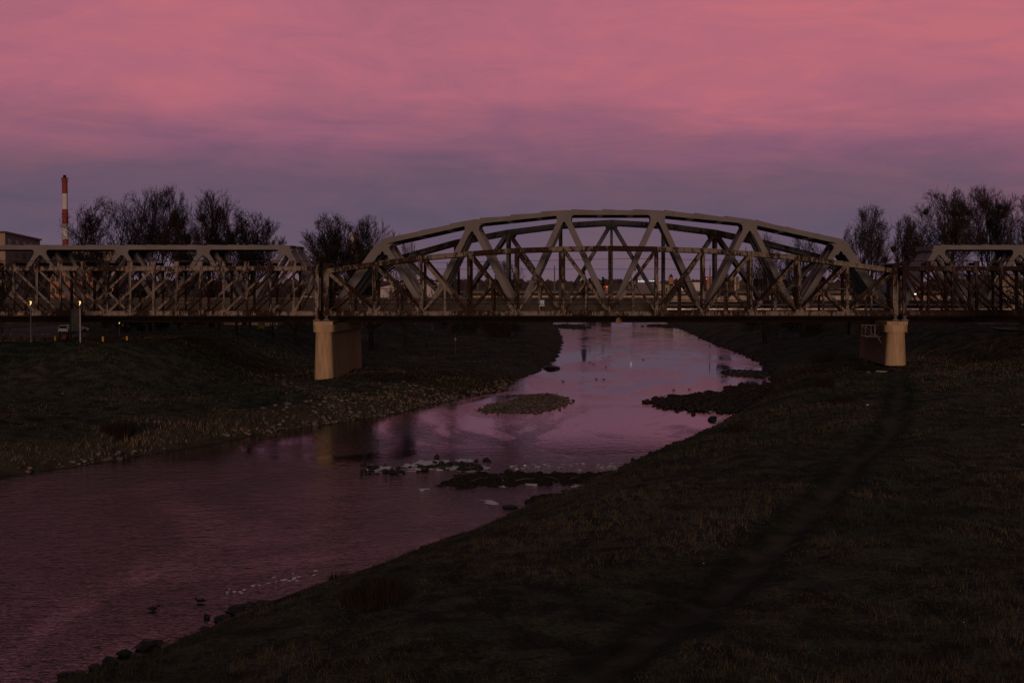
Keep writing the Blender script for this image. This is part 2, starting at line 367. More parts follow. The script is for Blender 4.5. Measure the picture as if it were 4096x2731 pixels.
# ------------------------------------------------------------------ terrain
LP = [(0,1921),(61,1900),(332,1858),(553,1825),(829,1775),(1050,1736),(1200,1709),(1338,1692),(1532,1665),(1697,1626),(1863,1587),
      (2001,1565),(2057,1521),(2140,1490),(2205,1455),(2234,1416),(2256,1369),(2239,1333),(2228,1311),(2195,1294)]
RP = [(383,2716),(472,2672),(650,2602),(810,2557),(957,2474),(1167,2404),(1300,2362),(1484,2294),(1640,2226),(1878,2138),(2062,2063),
      (2173,2018),(2366,1941),(2480,1880),(2537,1847),(2625,1814),(2753,1764),(2862,1714),(2915,1680),(3000,1630),(3060,1575),(3095,1537),(3088,1515),
      (3051,1457),(2974,1421),(2907,1396),(2836,1369),(2780,1341),(2725,1316),(2670,1294)]
def edge(pts, far):
    a = [G(x, y, 0) for x, y in pts]; a = [(p.y, p.x) for p in a]; a.sort()
    s = (a[3][1] - a[0][1]) / (a[3][0] - a[0][0])
    s = 0.42
    a = [(-300, a[0][1] - s * (a[0][0] + 300))] + a + far
    return np.array([p[0] for p in a]), np.array([p[1] for p in a])
LY, LX = edge(LP, [(1000, 45), (2000, 320), (9000, 2400)])
RY, RX = edge(RP, [(1000, 110), (2000, 390), (9000, 2500)])
def xl(Y): return np.interp(Y, LY, LX) + 0.6 * np.sin(Y * .31) * np.clip(Y / 300, .3, 1) + 0.3 * np.sin(Y * 1.13 + 1)
def xr(Y): return np.interp(Y, RY, RX) + 0.35 * np.sin(Y * .37 + 2) + 0.2 * np.sin(Y * 1.31)
def ss(a, b, x):
    t = np.clip((x - a) / (b - a), 0, 1); return t * t * (3 - 2 * t)
def wob(X, Y):
    return (0.22 * np.sin(X * .21 + Y * .13) + .16 * np.sin(X * .47 - Y * .29 + 1) + .10 * np.sin(X * .9 + Y * .7 + 2)
            + .06 * np.sin(X * 1.9 - Y * 1.3) + .05 * np.sin(X * 1.1 + Y * 2.3 + 4))
PATHPX = [(2300,2790),(2438,2664),(2717,2473),(2960,2264),(3222,2055),(3413,1846),(3570,1707),(3605,1567),(3590,1500)]
PATH = [G(x, y, 4.7) for x, y in PATHPX]
PY = np.array([-60] + [p.y for p in PATH] + [900]); PX = np.array([PATH[0].x - 40] + [p.x for p in PATH] + [60])
def hgt(X, Y):
    X = np.asarray(X, float); Y = np.asarray(Y, float)
    L_, R_ = xl(Y), xr(Y)
    dl = L_ - X; dr = X - R_
    # right side
    pr = 4.7 + 0.7 * ss(150, 240, Y)
    zr = pr * (1 - np.exp(-np.clip(dr, 0, 1e4) / 8.5)) + wob(X, Y) * ss(1, 10, dr) * .9
    xc = np.interp(Y, [150, 200, 237, 280, 340, 500, 900], [190, 128, 104, 88, 92, 100, 140])
    dyk = ss(0, 17, X - (xc - 17))
    zr = zr + (10.2 - pr) * dyk
    zr = zr - (0.30 + .05 * np.sin(Y * 1.9)) * np.exp(-((X - np.interp(Y, PY, PX)) / 1.0) ** 4) * (Y < 230)
    # left side
    zl = 3.2 * (1 - np.exp(-np.clip(dl, 0, 1e4) / 6.0)) + wob(X, Y) * ss(1, 10, dl)
    xe = np.interp(Y, [180, 237, 300, 345, 450, 700], [-48, -40, -36, -30, -22, -10])
    zl = zl + 6.0 * ss(188, 229, Y) * ss(0, 20, xe - X) * (1 - .0 * Y)
    z = np.where(dr > 0, zr, np.where(dl > 0, zl, -1.2 * ss(0, 3, np.minimum(-dl, -dr)) - .05))
    fl = ss(700, 1100, Y)
    z = np.where((dl > 0) | (dr > 0), z * (1 - fl) + 7.5 * fl * ss(0, 12, np.maximum(dl, dr)), z)
    # hold the road and the lamp terrace level
    flat = ss(229, 236, Y) * ss(4, 9, -52 - X) * (1 - ss(380, 420, Y))
    z = np.where(dl > 0, z * (1 - flat) + 9.2 * flat, z)
    return z
def gz(x, y): return float(hgt(x, y))
def make_ground():
    ys = list(np.arange(-120, 40, 8.0)); y = 40.0
    while y < 9000: ys.append(y); y += max(.8, (y - 20) * .013)
    ys = np.array(ys)
    d = [0.05]; s = 0.35
    while d[-1] < 6000:
        q_ = .28 if 22 < d[-1] < 36 else s
        d.append(d[-1] + q_); s = min(s * 1.03, .8) if d[-1] < 60 else s * 1.12
    d = np.array(d)
    cols = []
    Lx, Rx = xl(ys), xr(ys)
    XX = []; 
    for i, yy in enumerate(ys):
        left = (Lx[i] - d)[::-1]; mid = np.linspace(Lx[i], Rx[i], 9); right = Rx[i] + d
        XX.append(np.concatenate([left, mid, right]))
    XX = np.array(XX); YY = np.repeat(ys[:, None], XX.shape[1], 1)
    ZZ = hgt(XX, YY)
    V = np.stack([XX, YY, ZZ], -1).reshape(-1, 3)
    nr, nc = XX.shape
    i = np.arange(nr - 1)[:, None] * nc + np.arange(nc - 1)[None, :]
    Fc = np.stack([i, i + 1, i + nc + 1, i + nc], -1).reshape(-1, 4)
    dl = (xl(YY) - XX); dr = XX - xr(YY)
    nz = .5 + .5 * np.sin(XX * .8 + YY * .35) * np.sin(YY * .23 - XX * .3)
    dry = np.where(dl > 0, (1 - ss(3.0, 9.0 + 5 * nz, dl)) * .9, np.where(dr > 0, (1 - ss(.5, 3 + 3 * nz, dr)) * .7, 1))
    dry = dry * (1 - ss(195, 260, YY) * .75)
    path = np.exp(-((XX - np.interp(YY, PY, PX) - .12 * np.sin(YY * .6)) / (.62 + .12 * np.sin(YY * 1.7))) ** 4) * (YY < 215)
    pc_ = np.abs(XX - np.interp(YY, PY, PX)); flank = np.exp(-((pc_ - 1.35 - .3 * np.sin(YY * .45)) / .65) ** 2) * (YY < 215)
    o = npmesh('ground', V, Fc, 4, M['ground'], {'dry': dry.ravel(), 'path': path.ravel(), 'flank': flank.ravel()})
    o.data.polygons.foreach_set('use_smooth', [True] * len(o.data.polygons))
    tag(o, kind='structure'); return o
make_ground()
# water sheet
ys = np.concatenate([np.arange(-120, 400, 20.), np.arange(400, 9001, 200.)])
V = []; 
for yy in ys: V += [(float(np.interp(yy, LY, LX)) - 3, yy, 0), (float(np.interp(yy, RY, RX)) + 3, yy, 0)]
w = MB(); w.add(V, [(2*i, 2*i+1, 2*i+3, 2*i+2) for i in range(len(ys)-1)]); tag(w.build('water', M['water']), kind='structure')

# ------------------------------------------------------------------ bridges
SK = 0.0707
def plane_pts(pts, Y0, dY):
    """outline given at the near plane, carried dY deeper along the bridge's own skew"""
    out = []
    for px, py in pts:
        p = P(px, py, Y0); out.append(Vector((p.x + SK * dY, Y0 + dY, p.z)))
    return out
def lacing(mb, a, b, w, d):
    """built-up member: two flanges with a recessed web, so each member reads as two lines"""
    a = Vector(a); b = Vector(b); t = (b - a).normalized(); n = Vector((-t.z, 0, t.x)) * (w * .36)
    mb.beam(a + n, b + n, w * .28, d); mb.beam(a - n, b - n, w * .28, d); mb.beam(a, b, w * .5, d * .35)

def old_main():
    Y0 = 237.0
    xs = [1306,1496,1685,1874,2064,2251,2439,2627,2814,3005,3198,3389,3580]
    yt = [1084,1057,1032,1015,1002,996,993,996,1002,1015,1032,1057,1084]
    yb = 1253
    root = thing('truss_bridge_span', 'long rusty arched truss span with peeling pale paint, in front between the two tan piers', 'bridge', P(2439, 1262, Y0), 'spans of the rusty old railway bridge')
    for k, dY in enumerate((0, 4.9)):
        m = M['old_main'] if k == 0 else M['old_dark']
        T = plane_pts(zip(xs, yt), Y0, dY); B = plane_pts([(x, yb) for x in xs], Y0, dY)
        tcm = MB(); bc = MB()
        for i in range(12):
            u = Vector((0, 0, .36)); tt = (T[i+1] - T[i]).normalized() * .02
            tcm.beam(T[i] - tt, T[i+1] + tt, .62, .5)
            tcm.beam(T[i] + u, T[i+1] + u, .10, .72)
            tcm.beam(T[i] - u * .95, T[i+1] - u * .95, .07, .66)
        for i in range(12):
            bc.beam(B[i] + Vector((.3, 0, 0)), B[i+1] - Vector((.3, 0, 0)), .62, .42)
        bc.beam(B[0] + Vector((0, 0, .34)), B[-1] + Vector((0, 0, .34)), .06, .7)
        bc.beam(B[0] - Vector((0, 0, .34)), B[-1] - Vector((0, 0, .34)), .07, .7)
        for i in range(1, 12): bc.box(B[i].x - .62, B[i].x + .62, B[i].y - .27, B[i].y + .27, B[i].z - .3, B[i].z + .62)
        tcm.build('top_chord', m, root); bc.build('bottom_chord', m, root)
        for i in range(13):
            a, b = T[i].copy(), B[i].copy(); mb = MB(); a.z -= .3; b.z -= .3 if i in (0, 12) else -.2
            wv = .72 if i in (0, 12) else .5
            if i in (0, 12):
                mb.beam(a + Vector((0, 0, .5)), b, wv, .6); lacing(mb, a + Vector((0, -.05, .45)), b + Vector((0, -.05, 0)), wv + .16, .66)
                mb.build('end_post', m, root)
            else:
                lacing(mb, a, b, wv, .5); mb.build('vertical_post', m, root)
                if k == 0:
                    cm = MB()
                    for zz in (P(2439, 1200, Y0).z, P(2439, 1216, Y0).z):
                        cm.loft([[Vector((a.x + r * math.cos(q*math.pi/4), a.y + r * math.sin(q*math.pi/4), zz + dz)) for q in range(8)] for dz, r in ((-.16, .3), (0, .48), (.16, .3))])
                    cm.build('collar', M['old_main'], root)
        for i in range(12):
            if i < 6: a, b = T[i], B[i+1]; sb = B[i]; rot = 1
            else: a, b = T[i+1], B[i]; sb = B[i+1]; rot = -1
            mb = MB(); off = (b - a).normalized() * .55
            lacing(mb, a + off, b - off * .7, .56, .44)
            c = (a + b) / 2
            mb.build('diagonal_brace', m, root)
            mb = MB(); lacing(mb, c, Vector((c.x, c.y, B[0].z)), .38, .36)
            mb.beam(c + Vector((0, -.04, .15)), c + Vector((0, -.04, -.55)), .8, .5)
            mb.build('hanger', m, root)
            mb = MB(); lacing(mb, c, sb + (c - sb).normalized() * .6, .36, .3); mb.build('strut', m, root)
            if (i < 5 or i > 6) and i not in (0, 11):
                mb = MB(); v = T[i] if i < 6 else T[i+1]
                mb.beam(c, Vector((v.x, c.y, c.z)), .09, .12); mb.build('tie', m, root)
    # deck, rails and the two thin service lines along the near side
    A = P(1306, 1253, Y0); Bb = P(3580, 1253, Y0)
    dk = MB(); dk.box(A.x, Bb.x, Y0 + .3, Y0 + 4.6, A.z - .62, A.z - .34); dk.build('deck', M['girder_black'], root)
    sr = MB()
    for yy in (1200, 1216):
        z = P(2439, yy, Y0).z; sr.tube((A.x, Y0 - .36, z), (Bb.x, Y0 - .36, z), .055)
    sr.build('service_pipe', M['old_dark'], root)
    for i in range(0, 12):
        T0 = plane_pts(zip(xs, yt), Y0, 0); T1 = plane_pts(zip(xs, yt), Y0, 4.9)
        cb = MB(); cb.beam(T0[i] + Vector((0, .3, 0)), T1[i] - Vector((0, .3, 0)), .3, .3); cb.build('cross_beam', M['old_dark'], root)
        cb = MB(); cb.beam(T0[i] + Vector((0, .3, .05)), T1[i+1] - Vector((0, .3, -.05)), .14, .12); cb.build('wind_brace', M['old_dark'], root)
    # cabin-like caps over both end posts
    for i in (0, 12):
        t = plane_pts(zip(xs, yt), Y0, 0)[i]; cp = MB(); cp.box(t.x - .5, t.x + .6, t.y - .4, t.y + 5.2, t.z + .45, t.z + .95)
        cp.prism([(t.x - .7, t.z + .953), (t.x + .8, t.z + .953), (t.x + .4, t.z + 1.3), (t.x - .3, t.z + 1.3)], t.y - .5, t.y + 5.3); cp.build('end_cap', M['old_dark'], root)
old_main()

def old_side(xend, step, n, sgn, matk, label):
    """parallel-chord span with double-crossing diagonals; sgn=-1 runs to the left of its end post"""
    Y0 = 237.0
    xs = [xend + sgn * step * i for i in range(n + 1)]; half = n // 2
    yt, yb = 1074, 1253
    root = thing('truss_bridge_span', label, 'bridge', P(xend, 1262, Y0), 'spans of the rusty old railway bridge')
    m0 = M[matk]
    for k, dY in enumerate((0, 4.9)):
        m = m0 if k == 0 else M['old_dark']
        T = plane_pts([(x, yt) for x in xs], Y0, dY); B = plane_pts([(x, yb) for x in xs], Y0, dY)
        tcm = MB(); bc = MB()
        for i in range(n):
            s = Vector((sgn * .24, 0, 0))
            tcm.beam(T[i] + s, T[i+1] - s, .55, .42)
            bc.beam(B[i] + s, B[i+1] - s, .60, .42)
        for q in (1, -1):
            tcm.beam(T[0] + Vector((0, 0, q * .33)), T[-1] + Vector((0, 0, q * .33)), .08, .7)
            bc.beam(B[0] + Vector((0, 0, q * .35)), B[-1] + Vector((0, 0, q * .35)), .07, .7)
        for i in range(1, n):
            bc.box(B[i].x - .52, B[i].x + .52, B[i].y - .265, B[i].y + .265, B[i].z - .31, B[i].z + .52)
            tcm.box(T[i].x - .42, T[i].x + .42, T[i].y - .265, T[i].y + .265, T[i].z - .55, T[i].z + .28)
        tcm.build('top_chord', m, root); bc.build('bottom_chord', m, root)
        for i in range(n + 1):
            mb = MB(); lacing(mb, T[i] - Vector((0, 0, .25)), B[i] + Vector((0, 0, -.3 if i == 0 else .25)), .66 if i == 0 else .36, .5)
            if i == 0: mb.beam(T[i] + Vector((0, 0, .6)), B[i] - Vector((0, 0, .3)), .5, .55)
            mb.build('end_post' if i == 0 else 'vertical_post', m, root)
        # diagonals: near half leans one way, far half the other, crossing in the middle
        for i in range(-1, n - 1):
            pairs = []
            if i + 2 <= half + 1: pairs.append((max(i, 0), i + 2))
            if i >= half - 1 and i + 2 <= n: pairs.append((i + 2, i))
            for t_, b_ in pairs:
                a, b = T[t_], B[b_]; mb = MB(); o = (b - a).normalized()
                lacing(mb, a + o * .5, b - o * .5, .33 if k == 0 else .28, .3 if k == 0 else .26); mb.build('diagonal_brace', m, root)
        if k == 0:
            z0 = T[0].z + .37
            for i in range(n + 1):
                up = MB(); up.box(T[i].x - .45, T[i].x + .4, T[i].y - .2, T[i].y + .3, z0 + .003, z0 + .78); up.build('bracket_block', m, root)
            up = MB(); up.beam(T[0] + Vector((0, .1, 1.22)), T[-1] + Vector((0, .1, 1.22)), .12, .3)
            up.build('upper_rail', M['old_dark'], root)
    T0 = plane_pts([(x, yt) for x in xs], Y0, 0); T1 = plane_pts([(x, yt) for x in xs], Y0, 4.9)
    for i in range(n + 1):
        cb = MB(); cb.beam(T0[i] + Vector((0, .4, .75)), T1[i] + Vector((0, 0, .75)), .5, .3); cb.build('cross_beam', M['old_dark'], root)
    A = P(xs[0], 1253, Y0); E = P(xs[-1], 1253, Y0)
    dk = MB(); dk.box(min(A.x, E.x), max(A.x, E.x), Y0 + .3, Y0 + 4.6, A.z - .62, A.z - .34); dk.build('deck', M['girder_black'], root)
    sr = MB()
    for yy in (1200, 1216):
        z = P(2439, yy, Y0).z; sr.tube((A.x, Y0 - .36, z), (E.x, Y0 - .36, z), .05)
    sr.build('service_pipe', M['old_dark'], root)
old_side(1268, 93.3, 18, -1, 'old_left', 'low rusty lattice truss span with flaking pale paint, left of the left pier')
old_side(3617, 96.5, 18, 1, 'old_right', 'low brown rusted lattice truss span, right of the right pier')

# --- the two grey modern spans, side by side behind the old bridge
YN = 249.0
def gusset(mb, c, zc, hw, drop, w, y0, y1, slope, left=True, right=True):
    """node plate under a chord: chord edge, fillets to both diagonals, rounded crotch"""
    pts = [(c - hw, zc)]
    # left fillet down to the diagonal's outer edge
    def q(a, b, cc, n=4): return [((1-t)**2*a[0]+2*t*(1-t)*b[0]+t*t*cc[0], (1-t)**2*a[1]+2*t*(1-t)*b[1]+t*t*cc[1]) for t in [i/n for i in range(n+1)]]
    s = slope
    oL = lambda z: c - (zc - z) * s - w * .62; iL = lambda z: c - (zc - z) * s + w * .50
    zb = zc - drop
    pts = []
    pts += q((c - hw, zc), (oL(zc - .25) , zc), (oL(zb), zb))
    zi = zc - drop * .45
    pts += q((iL(zb), zb), (c, zi + .2), (2*c - iL(zb), zb), 6)
    pts += q((2*c - oL(zb), zb), (2*c - oL(zc - .25), zc), (c + hw, zc))
    mb.prism(pts, y0, y1)
def grey_main(idx, dY0, label):
    apx = [(1530, 969), (1888, 889), (2256, 851), (2630, 851), (2998, 887), (3362, 968)]
    btm = [1322, 1709, 2072, 2443, 2814, 3183, 3566]; yb = 1256
    root = thing('truss_bridge_span', label, 'bridge', P(2443, 1275, YN) + Vector((SK * dY0, dY0, 0)), 'grey steel bridge spans')
    m = M['grey_paint']; Wd = 5.2
    for k, d in enumerate((0, Wd)):
        A = plane_pts(apx, YN, dY0 + d); B = plane_pts([(x, yb) for x in btm], YN, dY0 + d)
        tcm = MB(); hb = .40
        top = [(p.x, p.z + hb) for p in A]; bot = [(p.x, p.z - hb) for p in A]
        top[0] = (A[0].x - .62, A[0].z + .42); top[-1] = (A[-1].x + .62, A[-1].z + .42)
        tcm.prism(bot + top[::-1], A[0].y - .4, A[0].y + .4)
        tcm.build('top_chord', m, root)
        bc = MB(); bc.beam(B[0], B[-1], .9, .8); bc.build('bottom_chord', m, root)
        for j in range(6):
            for s, e in ((j, j), (j, j + 1)):
                a, b = A[s], B[e]; wd = 1.5 if (j == 0 and e == 0) or (j == 5 and e == 6) else (.95 if k == 0 else .9)
                mb = MB(); o = (b - a).normalized() * .3
                mb.beam(a + o, b - o * .5, wd, .74); mb.build('diagonal_member', m, root)
        for j in range(6):
            if k == 0:
                gp = MB(); gusset(gp, A[j].x, A[j].z - .3, 2.2, 1.9, .95, A[j].y - .404, A[j].y + .404, .47); gp.build('node_plate', m, root)
    A0 = plane_pts(apx, YN, dY0); A1 = plane_pts(apx, YN, dY0 + Wd)
    # overhead cross beams (each with its cover plate) at thirds of every chord bay
    for j in range(5):
        for q in range(3):
            t = (q + .5) / 3
            a = A0[j].lerp(A0[j+1], t); b = A1[j].lerp(A1[j+1], t)
            cb = MB(); cb.beam(a + Vector((0, .4, -.12)), b + Vector((0, -.4, -.12)), .34, .5, up=(0, 0, 1)); cb.build('cross_beam', m, root)
            if idx == 0: cb = MB(); cb.box(a.x - .04, a.x + .04, a.y - .406, a.y - .402, a.z - hb + .03, a.z + hb - .03); cb.build('weld_seam', M['grey_seam'], root)
            u = (A0[j+1] - A0[j]); u = u / u.x
            x0 = a.x - 1.3; z0 = a.z + hb + u.z * (-1.3)
            pl = MB(); pl.prism([(x0, z0 - .1), (x0 + 4.6, z0 + 4.6 * u.z - .1), (x0 + 4.6, z0 + 4.6 * u.z + .02), (x0, z0 + .24)], a.y + .41, a.y + Wd - .41)
            pl.build('cover_plate', m, root)
    # portals: solid plates between the raking end members
    for (j, e, s) in ((0, 0, -1), (5, 6, 1)):
        a0, a1 = A0[j], A1[j]; b0 = plane_pts([(btm[e], yb)], YN, dY0)[0]
        d = (b0 - a0); p0 = a0 + d * .02; p1 = a0 + d * .22
        mb = MB(); n = Vector((-d.z, 0, d.x)).normalized() * (.35 * (-1 if s < 0 else 1))
        v = [p0 - n*.0, p1 - n*.0, p1 - n*.25, p0 - n*.25]
        yy0, yy1 = .38, Wd - .38
        mb.add([(p.x + SK*yy0, p.y + yy0, p.z) for p in v] + [(p.x + SK*yy1, p.y + yy1, p.z) for p in v],
               [(0,1,2,3),(7,6,5,4),(0,4,5,1),(1,5,6,2),(2,6,7,3),(3,7,4,0)]); mb.build('portal', m, root)
    deck(root, 1322, 3566, dY0, idx, Wd)
    return root
def deck(root, x0, x1, dY0, idx, Wd):
    a = P(x0, 1240, YN + dY0 * .0); b = P(x1, 1240, YN); o = SK * dY0
    zt = P(2443, 1246, YN).z; zb = P(2443, 1289, YN).z
    g = MB(); g.box(a.x + o, b.x + o, YN + dY0 - .45, YN + dY0 - .15, zb + .16, zt - .2)
    g.box(a.x + o, b.x + o, YN + dY0 - .75, YN + dY0 + .1, zb, zb + .157)
    n = int((b.x - a.x) / 3.0)
    for i in range(1, n): g.box(a.x + o + i * 3.0 - .04, a.x + o + i * 3.0 + .04, YN + dY0 - .60, YN + dY0 - .453, zb + .16, zt - .2)
    g.build('side_girder', M['girder'], root)
    g = MB(); g.box(a.x + o + .02, b.x + o - .02, YN + dY0 - .12, YN + dY0 + Wd + .3, zb + .2, zt - .25); g.build('deck', M['girder_black'], root)
    rl = MB()
    for q in (1.4, 2.9): rl.box(a.x + o, b.x + o, YN + dY0 + q, YN + dY0 + q + .08, zt - .2, zt)
    rl.build('rail', M['rail'], root)
def screen(root, x0, x1):
    zt = P(2443, 1190, YN).z; zb = P(2443, 1245, YN).z; a = P(x0, 1240, YN).x; b = P(x1, 1240, YN).x
    s = MB(); z = zb; h = .17
    while z < zt - .42:
        s.box(a, b, YN - .62, YN - .52, z, z + h - .03); s.box(a, b, YN - .60, YN - .54, z + h - .03, z + h); z += h
    s.box(a, b, YN - .66, YN - .50, z, zt)
    s.build('noise_screen', M['screen'], root)
    p = MB(); x = a + .05
    while x < b: p.box(x, x + .12, YN - .72, YN - .665, zb, zt - .3); x += 4.0
    p.build('screen_post', M['screen'], root)
def handrail(root, x0, x1, dY0=0):
    a = P(x0, 1240, YN).x; b = P(x1, 1240, YN).x
    for py, r, mm in ((1218, .045, 'metal'), (1206, .03, 'girder_black'), (1236, .09, 'rail')):
        s = MB(); z = P(2443, py, YN).z; s.beam((a, YN - .55, z), (b, YN - .55, z), r * 2, r * 2); s.build('handrail', M[mm], root)
    s = MB(); x = a + 1; zt = P(2443, 1206, YN).z; zb = P(2443, 1247, YN).z
    while x < b: s.box(x - .03, x + .03, YN - .5, YN - .44, zb, zt); x += 2.0
    s.build('rail_post', M['girder_black'], root)
g1 = grey_main(0, 0, 'tall grey arched truss span of smooth box steel rising over the rusty middle span')
g2 = grey_main(1, 5.9, 'second grey arched truss span, half hidden just behind the tall grey one')
screen(g1, 1330, 2665); handrail(g1, 2667, 3560)

def grey_side(idx, dY0, xe, step, n, sgn, label):
    yt, yb = 990.5, 1256
    root = thing('truss_bridge_span', label, 'bridge', P(xe, 1275, YN) + Vector((SK * dY0, dY0, 0)), 'grey steel bridge spans')
    m = M['grey_paint']; Wd = 5.2
    xt = [xe + sgn * step * i for i in range(n)]
    xb = [xe - sgn * step * .5 + sgn * step * i for i in range(n + 1)]
    for k, d in enumerate((0, Wd)):
        A = plane_pts([(x, yt) for x in xt], YN, dY0 + d); B = plane_pts([(x, yb) for x in xb], YN, dY0 + d)
        tcm = MB(); tcm.box(min(A[0].x, A[-1].x) - .9, max(A[0].x, A[-1].x) + .9, A[0].y - .4, A[0].y + .4, A[0].z - .36, A[0].z + .36); tcm.build('top_chord', m, root)
        bc = MB(); bc.beam(B[0], B[-1], .9, .8); bc.build('bottom_chord', m, root)
        for j in range(n):
            for e in (j, j + 1):
                mb = MB(); o = (B[e] - A[j]).normalized() * .3
                mb.beam(A[j] + o, B[e] - o, 1.0 if (j, e) == (0, 0) else .72, .72); mb.build('diagonal_member', m, root)
        for j in range(n):
            gp = MB(); gusset(gp, A[j].x, A[j].z - .3, 1.75, 1.5, .72, A[j].y - .404, A[j].y + .404, .62); gp.build('node_plate', m, root)
    A0 = plane_pts([(x, yt) for x in xt], YN, dY0); A1 = plane_pts([(x, yt) for x in xt], YN, dY0 + Wd)
    for j in range(n - 1):
        for q in range(4):
            t = (q + .5) / 4; a = A0[j].lerp(A0[j+1], t); b = A1[j].lerp(A1[j+1], t)
            cb = MB(); cb.beam(a + Vector((0, .4, -.1)), b + Vector((0, -.4, -.1)), .3, .45, up=(0, 0, 1)); cb.build('cross_beam', m, root)
            pl = MB(); pl.prism([(a.x - 1.2, a.z + .3), (a.x + 3, a.z + .3), (a.x + 3, a.z + .38), (a.x - 1.2, a.z + .52)], a.y + .41, a.y + Wd - .41); pl.build('cover_plate', m, root)
    b0 = plane_pts([(xb[0], yb)], YN, dY0)[0]; a0 = A0[0]; d = b0 - a0
    e0 = Vector((-sgn * .9, 0, .3)); 
    mb = MB(); off = Vector((-sgn * .35, 0, .2))
    for (p, q) in ((a0 + off + d * 0, a0 + off + d * .62),):
        n_ = Vector((-sgn * .0, 0, 0)); th = Vector((sgn * .12, 0, -.08))
        v = [p, q, q + th, p + th]; y0_, y1_ = .38, Wd - .38
        mb.add([(w_.x + SK*y0_, w_.y + y0_, w_.z) for w_ in v] + [(w_.x + SK*y1_, w_.y + y1_, w_.z) for w_ in v],
               [(0,1,2,3),(7,6,5,4),(0,4,5,1),(1,5,6,2),(2,6,7,3),(3,7,4,0)])
    mb.box(a0.x - .88 if sgn > 0 else a0.x + .5, a0.x - .5 if sgn > 0 else a0.x + .88, a0.y + .41, a0.y + Wd - .41, a0.z - .5, a0.z + .3)
    mb.build('portal', m, root)
    deck(root, min(xb[0], xb[-1]), max(xb[0], xb[-1]), dY0, idx, Wd)
    return root
s1 = grey_side(0, 0, 1141, 326, 6, -1, 'low grey box-steel truss span with flat top behind the left rusty span')
s2 = grey_side(1, 5.9, 1141, 326, 6, -1, 'second low grey truss span, rearmost on the left side')
s3 = grey_side(0, 0, 3753, 322, 4, 1, 'low grey box-steel truss span with flat top behind the right rusty span')
s4 = grey_side(1, 5.9, 3753, 322, 4, 1, 'second low grey truss span, rearmost on the right side')
screen(s1, -300, 1290); handrail(s3, 3600, 4700)

def third():
    Y0 = 270.0
    tp = [(1440,1100),(1607,1030),(1821,970),(2030,930),(2240,903),(2446,890),(2655,903),(2863,930),(3072,975),(3286,1030),(3455,1100)]
    vx = [1821, 2030, 2240, 2446, 2655, 2863, 3072]
    root = thing('truss_bridge_span', 'weathered blue-grey arched truss span with streaks of rust, farthest back in the middle', 'bridge', P(2446, 1262, Y0))
    m = M['third']
    for k, dY in enumerate((0, 6)):
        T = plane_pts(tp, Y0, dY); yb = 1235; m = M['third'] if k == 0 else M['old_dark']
        tcm = MB()
        # the chord curves gently between nodes
        for i in range(len(T) - 1):
            tt = (T[i+1] - T[i]).normalized() * .03
            tcm.beam(T[i] - tt, T[i+1] + tt, .85, .7); u = Vector((0, 0, .47)); tcm.beam(T[i] + u, T[i+1] + u, .08, .95)
        tcm.build('top_chord', m, root)
        bx = {x: plane_pts([(x, yb)], Y0, dY)[0] for x in [1340, 1714] + vx + [3180, 3560] + [1925, 2343, 2550, 2967]}
        tx = {x: t for (x, y), t in zip(tp, T)}
        for x in vx:
            mb = MB(); lacing(mb, tx[x], bx[x], .5, .45); mb.build('vertical_post', m, root)
        prs = [(2030, 1821), (2030, 2240), (2446, 2240), (2446, 2655), (2863, 2655), (2863, 3072), (1607, 1821), (3286, 3072)]
        for a, b in prs:
            mb = MB(); mb.beam(tx[a], bx[b], .62, .5); mb.build('diagonal_brace', m, root)
        for a, b in ((1607, 1340), (3286, 3560)):
            mb = MB(); p, q = tx[a], bx[b]; mb.beam(p, q, .25, .6)
            t = (q - p).normalized(); nn = Vector((-t.z, 0, t.x)) * .45
            mb.beam(p + nn, q + nn, .16, .6); mb.beam(p - nn, q - nn, .16, .6)
            for i in range(14): c = p.lerp(q, (i + .5) / 14); mb.beam(c - nn, c + nn, .22, .5)
            mb.build('end_post', m, root)
        for x in (2030, 2446, 2863):
            g = MB(); t = tx[x]; g.prism([(t.x - 1.5, t.z), (t.x - .9, t.z - 1.1), (t.x + .9, t.z - 1.1), (t.x + 1.5, t.z)], t.y - .36, t.y + .36); g.build('node_plate', m, root)
        bc = MB(); bc.beam(bx[1340], bx[3560], .8, .7); bc.build('bottom_chord', m, root)
    dk = MB(); a = bx[1340]; b = bx[3560]; dk.box(a.x, b.x, Y0 + .4, Y0 + 5.6, a.z - .9, a.z - .42); dk.build('deck', M['girder_black'], root)
third()

# overhead wires of the railway
def wires():
    for py0, py1, nm, lab in ((1050, 1034, 'messenger_wire', 'sagging upper catenary wire seen through the middle truss'), (1077, 1077, 'contact_wire', 'straight lower overhead wire seen through the middle truss')):
        mb = MB(); Yw = YN + 2.2; prev = None
        for i in range(61):
            px = 1380 + i * 35; t = abs((px - 2550) / 1170.0)
            py = py1 + (py0 - py1) * min(1, t * 1.6)
            p = P(px, py, Yw)
            if prev is not None: mb.tube(prev, p, .034, n=4, cap=False)
            prev = p
        o = mb.build(nm, M['black'], origin=P(2550, py0, Yw)); tag(o, lab, 'wire', 'overhead railway wires')
    mb = MB()
    hang = thing('wire_hanger', 'pair of dark insulators hanging from the grey arch over the railway', 'insulator', P(2540, 1020, YN + 2.2))
    for px, a, b in ((2531, 1020, 1090), (2540, 1012, 1086)):
        mb = MB(); p = P(px, a, YN + 2.2); q = P(px, b, YN + 2.2); mb.tube(p, q, .07)
        for t in (.3, .36, .42, .8, .86, .92): c = p.lerp(q, t); mb.tube(c - Vector((0, 0, .05)), c + Vector((0, 0, .05)), .17, n=8)
        mb.build('insulator', M['black'], hang)
wires()

